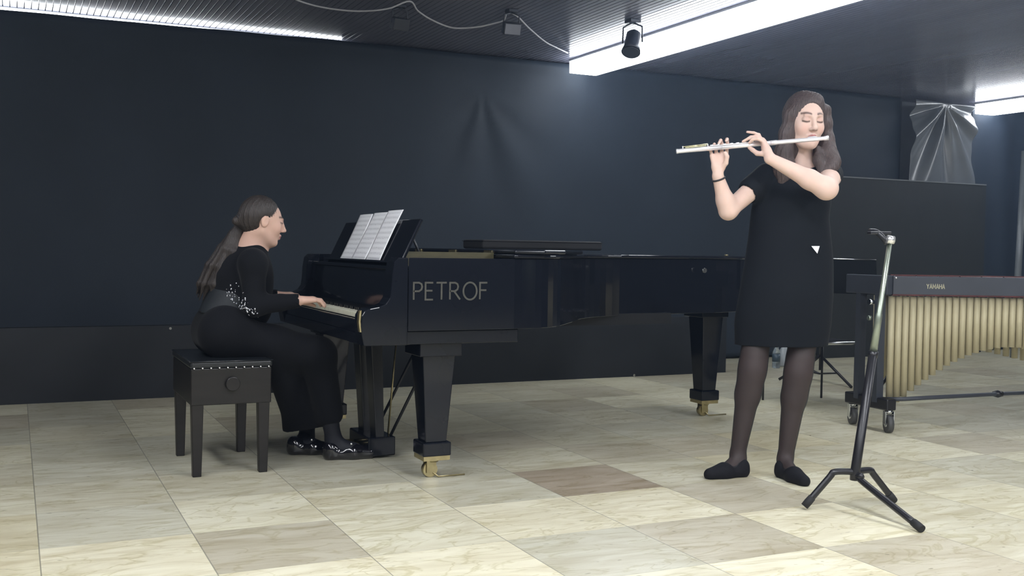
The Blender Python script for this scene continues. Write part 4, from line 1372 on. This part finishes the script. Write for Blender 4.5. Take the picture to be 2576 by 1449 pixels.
# hair of the flute player
S = SDF(hc + Vector((-0.25, -0.25, -0.42)), hc + Vector((0.25, 0.25, 0.17)), 0.0045)
PH = lambda x, y, z: np.array(hc) + HF @ (np.array([x, y, z]) * HS)
S.ell(PH(0, -0.026, 0.036), (0.087, 0.106, 0.101), 0.01, M=HF)
def lock(pts, rs, k=0.03, flat=None):
    for i in range(len(pts) - 1):
        S.cone(pts[i], pts[i + 1], rs[i], rs[i + 1], k, flat=flat)
lock([PH(-0.03, 0.02, 0.09), at(1990, 290, 4.80), at(1982, 335, 4.81), at(1972, 385, 4.81), at(1968, 425, 4.80), at(1965, 462, 4.79)], [0.03, 0.026, 0.034, 0.038, 0.036, 0.012])
lock([PH(0, -0.08, 0.02), at(2025, 350, 4.93), at(2015, 420, 4.95)], [0.07, 0.075, 0.06])
lock([PH(0, -0.06, 0.0), at(1990, 370, 4.88), at(1985, 430, 4.90)], [0.06, 0.055, 0.03])
lock([at(2080, 275, 4.81), at(2081, 310, 4.82), at(2083, 350, 4.83), at(2084, 385, 4.82), at(2094, 408, 4.80), at(2088, 425, 4.78), at(2072, 436, 4.775)], [0.020, 0.017, 0.024, 0.034, 0.032, 0.026, 0.010])
lock([at(2070, 330, 4.88), at(2072, 380, 4.88), at(2080, 410, 4.88)], [0.03, 0.045, 0.04])
lock([at(2056, 372, 4.80), at(2058, 405, 4.79), at(2062, 430, 4.78)], [0.012, 0.018, 0.008])
lock([at(1992, 410, 4.79), at(1975, 440, 4.785), at(1972, 470, 4.79)], [0.014, 0.016, 0.006])
# face window
S.ell(PH(-0.004, 0.085, -0.020), (0.072, 0.080, 0.096), 0.008, '-', M=HF)
S.ell(PH(0.0, 0.095, 0.018), (0.064, 0.068, 0.080), 0.006, '-', M=HF)
def grooves(c, F, amp=0.0025):
    c = np.array(c)
    def w(V):
        Q = (V - c) @ F
        a = np.arctan2(Q[:, 0], -Q[:, 1] + 0.02)
        n = np.sin(a * 38 + Q[:, 2] * 14) * 0.6 + np.sin(a * 71 + Q[:, 2] * 23 + 1.3) * 0.4
        out = V - c; out[:, 2] *= 0.2
        out /= np.linalg.norm(out, axis=1)[:, None] + 1e-6
        return V + out * (n * amp)[:, None]
    return w
S.mesh('hair', M['hair_brown'], fp, wob=grooves(hc, HF))
del S
# bracelet and tag
br = MB()
wd = (elR - wrR).normalized()
bc = wrR + wd * 0.012
u1 = wd.cross(CAMF).normalized(); u2 = wd.cross(u1)
ring = [bc + (u1 * math.cos(a * PI / 12) + u2 * math.sin(a * PI / 12)) * 0.0278 for a in range(25)]
br.tube(ring, 0.0042, 8, cap=False)
br.build('bracelet', M['band'], fp)
tg = MB()
a, b, c = at(2041, 619, 4.745), at(2062, 619, 4.745), at(2056, 638, 4.745)
th = TOCAM * 0.001
tg.add([a, b, c, a + th, b + th, c + th], [(0, 1, 2), (5, 4, 3), (0, 3, 4, 1), (1, 4, 5, 2), (2, 5, 3, 0)])
tg_o = tg.build('tag', M['tag'], fp, label='small white triangular tag at the waist')

# ---------------------------------------------------------------- flute
fa, fb_ = at(1701, 381, 4.685), at(2084, 347, 4.668)
fd = (fb_ - fa)
flt = empty('flute', fa, 'silver flute held sideways at the player\'s lips', 'flute')
P_ = lambda t: fa + fd * t
MB().tube([P_(0), P_(0.004), P_(0.012), P_(0.015), P_(0.30)], [0.0108, 0.0112, 0.0108, 0.0098, 0.0098], 20).build('foot_joint', M['silver'], flt)
MB().tube([P_(0.30), P_(0.66)], 0.0100, 20).build('body_tube', M['silver'], flt)
MB().tube([P_(0.62), P_(0.66), P_(0.665), P_(0.97), P_(0.975), P_(1.0)], [0.0112, 0.0112, 0.0102, 0.0090, 0.0098, 0.0098], 20).build('head_joint', M['silver'], flt)
lipc = P_(0.895)
fdn = fd.normalized()
upv = Vector((0, 0, 1)); upv = (upv - fdn * upv.dot(fdn)).normalized()
bkv = fdn.cross(upv)
if bkv.dot(CAMF) < 0: bkv = -bkv
MB().tube([lipc - fdn * 0.024 + upv * 0.004 + bkv * 0.004, lipc - fdn * 0.012 + upv * 0.006 + bkv * 0.005, lipc + fdn * 0.012 + upv * 0.006 + bkv * 0.005, lipc + fdn * 0.024 + upv * 0.004 + bkv * 0.004], [0.005, 0.0085, 0.0085, 0.005], 12).build('lip_plate', M['silver'], flt)
for i, t in enumerate((0.075, 0.115, 0.155, 0.235, 0.275, 0.32, 0.365, 0.405, 0.45, 0.49, 0.53)):
    c = P_(t) + upv * 0.011
    MB().cyl(c, c + upv * 0.0045, 0.0078, 14).build('key_cup', M['silver'] if i > 2 else M['goldkey'], flt)
MB().tube([P_(0.045) + upv * 0.018, P_(0.21) + upv * 0.021], 0.0024, 8).build('key_rod', M['goldkey'], flt)
MB().tube([P_(0.06) + upv * 0.0135 - bkv * 0.006, P_(0.20) + upv * 0.014 - bkv * 0.008], 0.0028, 8).build('key_rod', M['goldkey'], flt)
MB().tube([P_(0.22) + upv * 0.010 - bkv * 0.009, P_(0.56) + upv * 0.010 - bkv * 0.009], 0.0022, 8).build('key_rod', M['silver'], flt)
for t in (0.045, 0.21):
    MB().tube([P_(t) + upv * 0.009, P_(t) + upv * 0.021], 0.0026, 8).build('rod_post', M['silver'], flt)

# ---------------------------------------------------------------- pianist
pp = empty('person', (1.0, 5.03, 0), 'seated woman in black with a long dark ponytail playing the piano', 'person')
LO = Vector((0.45, 4.55, -0.02)); HI = Vector((1.78, 5.55, 1.36))
S = SDF(LO, HI, 0.0044)
hc2 = at(664, 557, 4.97)
hf2 = Vector((0.97, 0.02, -0.20))
hu2 = Vector((0.20, 0, 1))
HF2 = frame_from(hf2, hu2)
H2 = 0.93
head(S, hc2, HF2, H2)
nb2 = at(632, 632, 4.99)
S.cone(np.array(hc2) + HF2 @ np.array([0, -0.035, -0.055]), nb2, 0.046, 0.052, 0.03)
shN, shF = at(636, 662, 4.84), at(640, 662, 5.16)
elN, wrN = at(640, 768, 4.83), at(748, 757, 4.85)
elF, wrF = at(668, 757, 5.22), at(722, 748, 5.33)
elF = Vector((elN.x + 0.06, 5.32, elN.z)); wrF = Vector((wrN.x + 0.01, 5.28, wrN.z))
pel = Vector((0.895, 5.04, 0.63))
ches = at(612, 700, 5.0)
S.cone(shN, shF, 0.050, 0.050, 0.04)
S.cone(nb2, ches, 0.07, 0.11, 0.05)
S.cone(ches, pel, 0.105, 0.105, 0.05)
for a, b, c in ((shN, elN, wrN), (shF, elF, wrF)):
    S.cone(a, b, 0.044, 0.034, 0.03); S.cone(b, c, 0.034, 0.024, 0.02)
def phand(S, wr, sgn=1):
    """arched hand on the keys; fingers reach along +X and down"""
    f = Vector((1, 0, 0)); s = Vector((0, 1, 0)) * sgn
    kn = [wr + f * 0.075 + s * d + Vector((0, 0, 0.008 + z)) for d, z in ((-0.030, -0.004), (-0.010, 0.002), (0.011, 0.002), (0.030, -0.003))]
    for k_ in kn: S.cone(wr, k_, 0.0175, 0.0115, 0.012)
    tipz = 0.756
    for i, k_ in enumerate(kn):
        L_ = (0.045, 0.055, 0.052, 0.045)[i]
        p1 = k_ + f * L_ * 0.62 + Vector((0, 0, -0.006))
        p2 = k_ + f * (L_ * 0.92) + Vector((0, 0, -0.024))
        p3 = Vector((k_.x + L_ * 0.98, k_.y, tipz))
        finger(S, [k_, p1, p2, p3], 0.0088, 0.0065)
    th_ = wr + f * 0.02 - s * 0.0
    finger(S, [wr + s * 0.02, wr + f * 0.04 + s * 0.042 + Vector((0, 0, -0.010)), wr + f * 0.075 + s * 0.050 + Vector((0, 0, -0.018)), Vector((wr.x + 0.095, (wr + s * 0.05).y, tipz))], 0.0115, 0.008)
phand(S, wrN, 1); phand(S, wrF, -1)
# legs
hpN, hpF = Vector((0.90, 4.94, 0.615)), Vector((0.90, 5.14, 0.615))
kneN, kneF = at(800, 893, 5.02), Vector((1.34, 5.18, 0.50))
anN, anF = at(838, 1098, 5.11), at(772, 1100, 5.32)
for a, b, c in ((hpN, kneN, anN), (hpF, kneF, anF)):
    S.cone(a, b, 0.074, 0.055, 0.03); S.cone(b, c, 0.048, 0.030, 0.03)
feetP = []
for he, to in ((onz(832, 1140, 0.03), onz(918, 1138, 0.03)), (onz(742, 1128, 0.03), onz(812, 1128, 0.03))):
    feetP.append((he, to))
for an, (he, to) in zip((anN, anF), feetP):
    foot(S, an, he + Vector((0, 0, 0.012)), to + Vector((0, 0, 0.012)))
SK2 = (0.60, 0.39, 0.31)
def colp(V):
    return face_color(V, hc2, HF2, H2, SK2, (0.42, 0.17, 0.16), (0.06, 0.04, 0.035), closed=False)
S.mesh('body', M['skin'], pp, colp)
del S

# velvet top with sleeves
S = SDF((0.5, 4.6, 0.45), (1.45, 5.5, 1.16), 0.0055)
S.cone(shN, shF, 0.063, 0.063, 0.05)
S.cone(nb2 + Vector((0.0, 0, 0.0)), ches, 0.066, 0.128, 0.06)
S.cone(ches, at(617, 770, 5.0), 0.128, 0.118, 0.05)
S.cone(at(617, 770, 5.0), Vector((0.90, 5.04, 0.66)), 0.110, 0.108, 0.05)
for a, b, c in ((shN, elN, wrN), (shF, elF, wrF)):
    S.cone(a, b, 0.060, 0.050, 0.04); S.cone(b, b + (c - b) * 0.6, 0.050, 0.040, 0.03); S.cone(b + (c - b) * 0.6, c - (c - b) * 0.02, 0.040, 0.034, 0.01)
    S.cone(c - (c - b) * 0.02, c + (c - b) * 0.2, 0.027, 0.027, 0.004, '-')
S.cone(ches, pel, 0.120, 0.108, 0.05)
# neck opening
nd = (Vector(hc2) - nb2).normalized()
S.cone(nb2, nb2 + nd * 0.045, 0.066, 0.060, 0.03)
S.cone(nb2 + nd * 0.105 + Vector((0.02, 0, 0)), nb2 + nd * 0.16, 0.066, 0.075, 0.006, '-')
S.cone(nb2 + nd * 0.02, nb2 + nd * 0.12, 0.050, 0.050, 0.004, '-')
top_o = S.mesh('velvet_top', M['velvet'], pp)
del S

# hanging back panel of the jacket and wide skirt-like trousers
S = SDF((0.5, 4.62, 0.42), (1.3, 5.46, 1.05), 0.006)
S.cone(at(610, 735, 5.0), Vector((0.90, 5.04, 0.67)), 0.137, 0.132, 0.06)
S.cone(at(572, 735, 5.0), at(556, 765, 5.0), 0.075, 0.070, 0.05)
S.half(at(552, 704, 4.9), (0.28, 0, 1))
S.half((0.8, 5.0, 0.715), (-0.40, 0, -1))
S.mesh('jacket_tail', M['top_grey'], pp)
del S
S = SDF((0.5, 4.62, 0.02), (1.75, 5.5, 0.76), 0.006)
S.cone(Vector((0.885, 4.94, 0.64)), Vector((0.885, 5.14, 0.64)), 0.118, 0.118, 0.05)
S.cone(Vector((0.86, 4.95, 0.607)), Vector((0.86, 5.12, 0.607)), 0.084, 0.084, 0.05)
for a, b, c in ((hpN, kneN, anN), (hpF, kneF, anF)):
    S.cone(a + Vector((0, 0, 0.004)), b, 0.096, 0.082, 0.05)
hemA = at(760, 1075, 5.24); hemB = at(828, 1040, 5.10)
S.cone(kneN, hemB, 0.080, 0.068, 0.05)
S.cone(kneF, hemA, 0.080, 0.085, 0.05)
S.cone((kneN + hpN) / 2, hemA, 0.075, 0.075, 0.06)
S.cone((kneN + kneF) / 2, (hemA + hemB) / 2, 0.08, 0.075, 0.05)
hm = (hemA + hemB) / 2
S.half(at(780, 1075, 5.15), Vector((0.30, 0.0, -1)))
S.half((0, 0, 0.505), (-0.0, 0, -1)) if False else None
S.mesh('wide_trousers', M['velvet'], pp)
del S
for an, kne_, (he, to) in zip((anN, anF), (kneN, kneF), feetP):
    d = (to - he).normalized()
    S = SDF((min(he.x, to.x) - 0.12, min(he.y, to.y) - 0.12, -0.01), (max(he.x, to.x) + 0.12, max(he.y, to.y) + 0.12, 0.36), 0.005)
    S.cone(an + (kne_ - an) * 0.5, an, 0.050, 0.038, 0.02)
    foot(S, an, he + Vector((0, 0, 0.012)), to + Vector((0, 0, 0.012)), 0.004)
    S.half((0, 0, 0.012), (0, 0, -1))
    S.mesh('stocking', M['stocking'], pp)
    S = SDF((min(he.x, to.x) - 0.12, min(he.y, to.y) - 0.12, -0.01), (max(he.x, to.x) + 0.12, max(he.y, to.y) + 0.12, 0.16), 0.0045)
    S.cone(he + Vector((0, 0, 0.025)), he, 0.040, 0.037, 0.02)
    mid = he + (to - he) * 0.65
    S.cone(he, mid, 0.036, 0.040, 0.02)
    S.cone(mid + Vector((0, 0, 0.006)), to + d * 0.02, 0.042, 0.030, 0.02)
    S.half((0, 0, 0.001), (0, 0, -1))
    S.cone(he + Vector((0, 0, 0.095)), he + (to - he) * 0.45 + Vector((0, 0, 0.085)), 0.036, 0.032, 0.008, '-')
    sh = S.mesh('shoe', M['patent'], pp)
    MB().sphere(he + (to - he) * 0.55 + Vector((0.0, -0.028, 0.048)), 0.006, 8).build('buckle', M['stud'], sh)
    del S

# hair
S = SDF((0.42, 4.72, 0.5), (1.35, 5.4, 1.36), 0.005)
PH2 = lambda x, y, z: np.array(hc2) + HF2 @ (np.array([x, y, z]) * H2)
S.ell(PH2(0, -0.030, 0.036), np.array((0.081, 0.098, 0.092)) * H2, 0.01, M=HF2)
S.ell(PH2(0, -0.06, 0.0), np.array((0.070, 0.07, 0.080)) * H2, 0.03, M=HF2)
S.cone(PH2(0, -0.10, -0.01), PH2(0, -0.135, -0.03), 0.03, 0.022, 0.02)
def lock2(pts, rs, k=0.03):
    for i in range(len(pts) - 1):
        S.cone(pts[i], pts[i + 1], rs[i], rs[i + 1], k)
rs_ = random.Random(5)
for i in range(13):
    t = i / 12.0
    e = (t - 0.5) * 2
    dD = rs_.uniform(-0.03, 0.03)
    end = (524 + 34 * e + rs_.uniform(-6, 6), 768 - abs(e) * 30 + rs_.uniform(-14, 10))
    lock2([at(610 + 2 * e, 562, 4.97), at(592 + 8 * e, 590 + 2 * e, 4.96), at(573 + 18 * e, 628 + 5 * e, 4.95 + dD), at(551 + 27 * e, 672 + 6 * e, 4.93 + dD),
           at(535 + 33 * e, 716 + 3 * e, 4.92 + dD), at(end[0], end[1], 4.94 + dD)], [0.016, 0.014, 0.014, 0.013, 0.011, 0.003], 0.014)
# open the face and ear
S.ell(PH2(0.0, 0.080, -0.050), np.array((0.13, 0.066, 0.098)) * H2, 0.01, '-', M=HF2)
S.ell(PH2(0.0, 0.095, 0.020), np.array((0.09, 0.050, 0.070)) * H2, 0.01, '-', M=HF2)
S.ell(PH2(-0.08, -0.008, -0.018), np.array((0.035, 0.030, 0.040)) * H2, 0.006, '-', M=HF2)
S.ell(PH2(0.08, -0.008, -0.018), np.array((0.035, 0.030, 0.040)) * H2, 0.006, '-', M=HF2)
hair2 = S.mesh('hair', M['hair_dark'], pp, wob=grooves(hc2, HF2, 0.002))
del S
MB().tube([PH2(0, -0.118, -0.018), PH2(0, -0.128, -0.026)], [0.030, 0.028], 16).build('hair_tie', M['band'], hair2)

# sequins on the near side of the jacket
me_ = [o for o in pp.children if o.name.startswith('jacket_tail')][0]
def bvh_of(o):
    off = Vector(pp.location)
    return BVHTree.FromPolygons([v.co + off for v in o.data.vertices], [list(p.vertices) for p in o.data.polygons])
bvs = [bvh_of(me_), bvh_of(top_o)]
sq = MB()
rg = random.Random(11)
camo = Vector((0, 0, CAMH))
for i in range(75):
    t = rg.random()
    px = 578 + t * 56 + rg.uniform(-14, 22); py = 722 + t * 70 + rg.uniform(-14, 26)
    d = (at(px, py, 5.0) - camo).normalized()
    best = None
    for bv in bvs:
        h_ = bv.ray_cast(camo, d)
        if h_[0] is not None and (best is None or h_[3] < best[3]): best = h_
    if best:
        p, n = best[0], best[1]
        sq.sphere(p, rg.uniform(0.0018, 0.0048), 4, (1, 1, rg.uniform(0.7, 1.8)))
sq.build('sequins', M['sequin'], pp, label='scattered silver sequins')
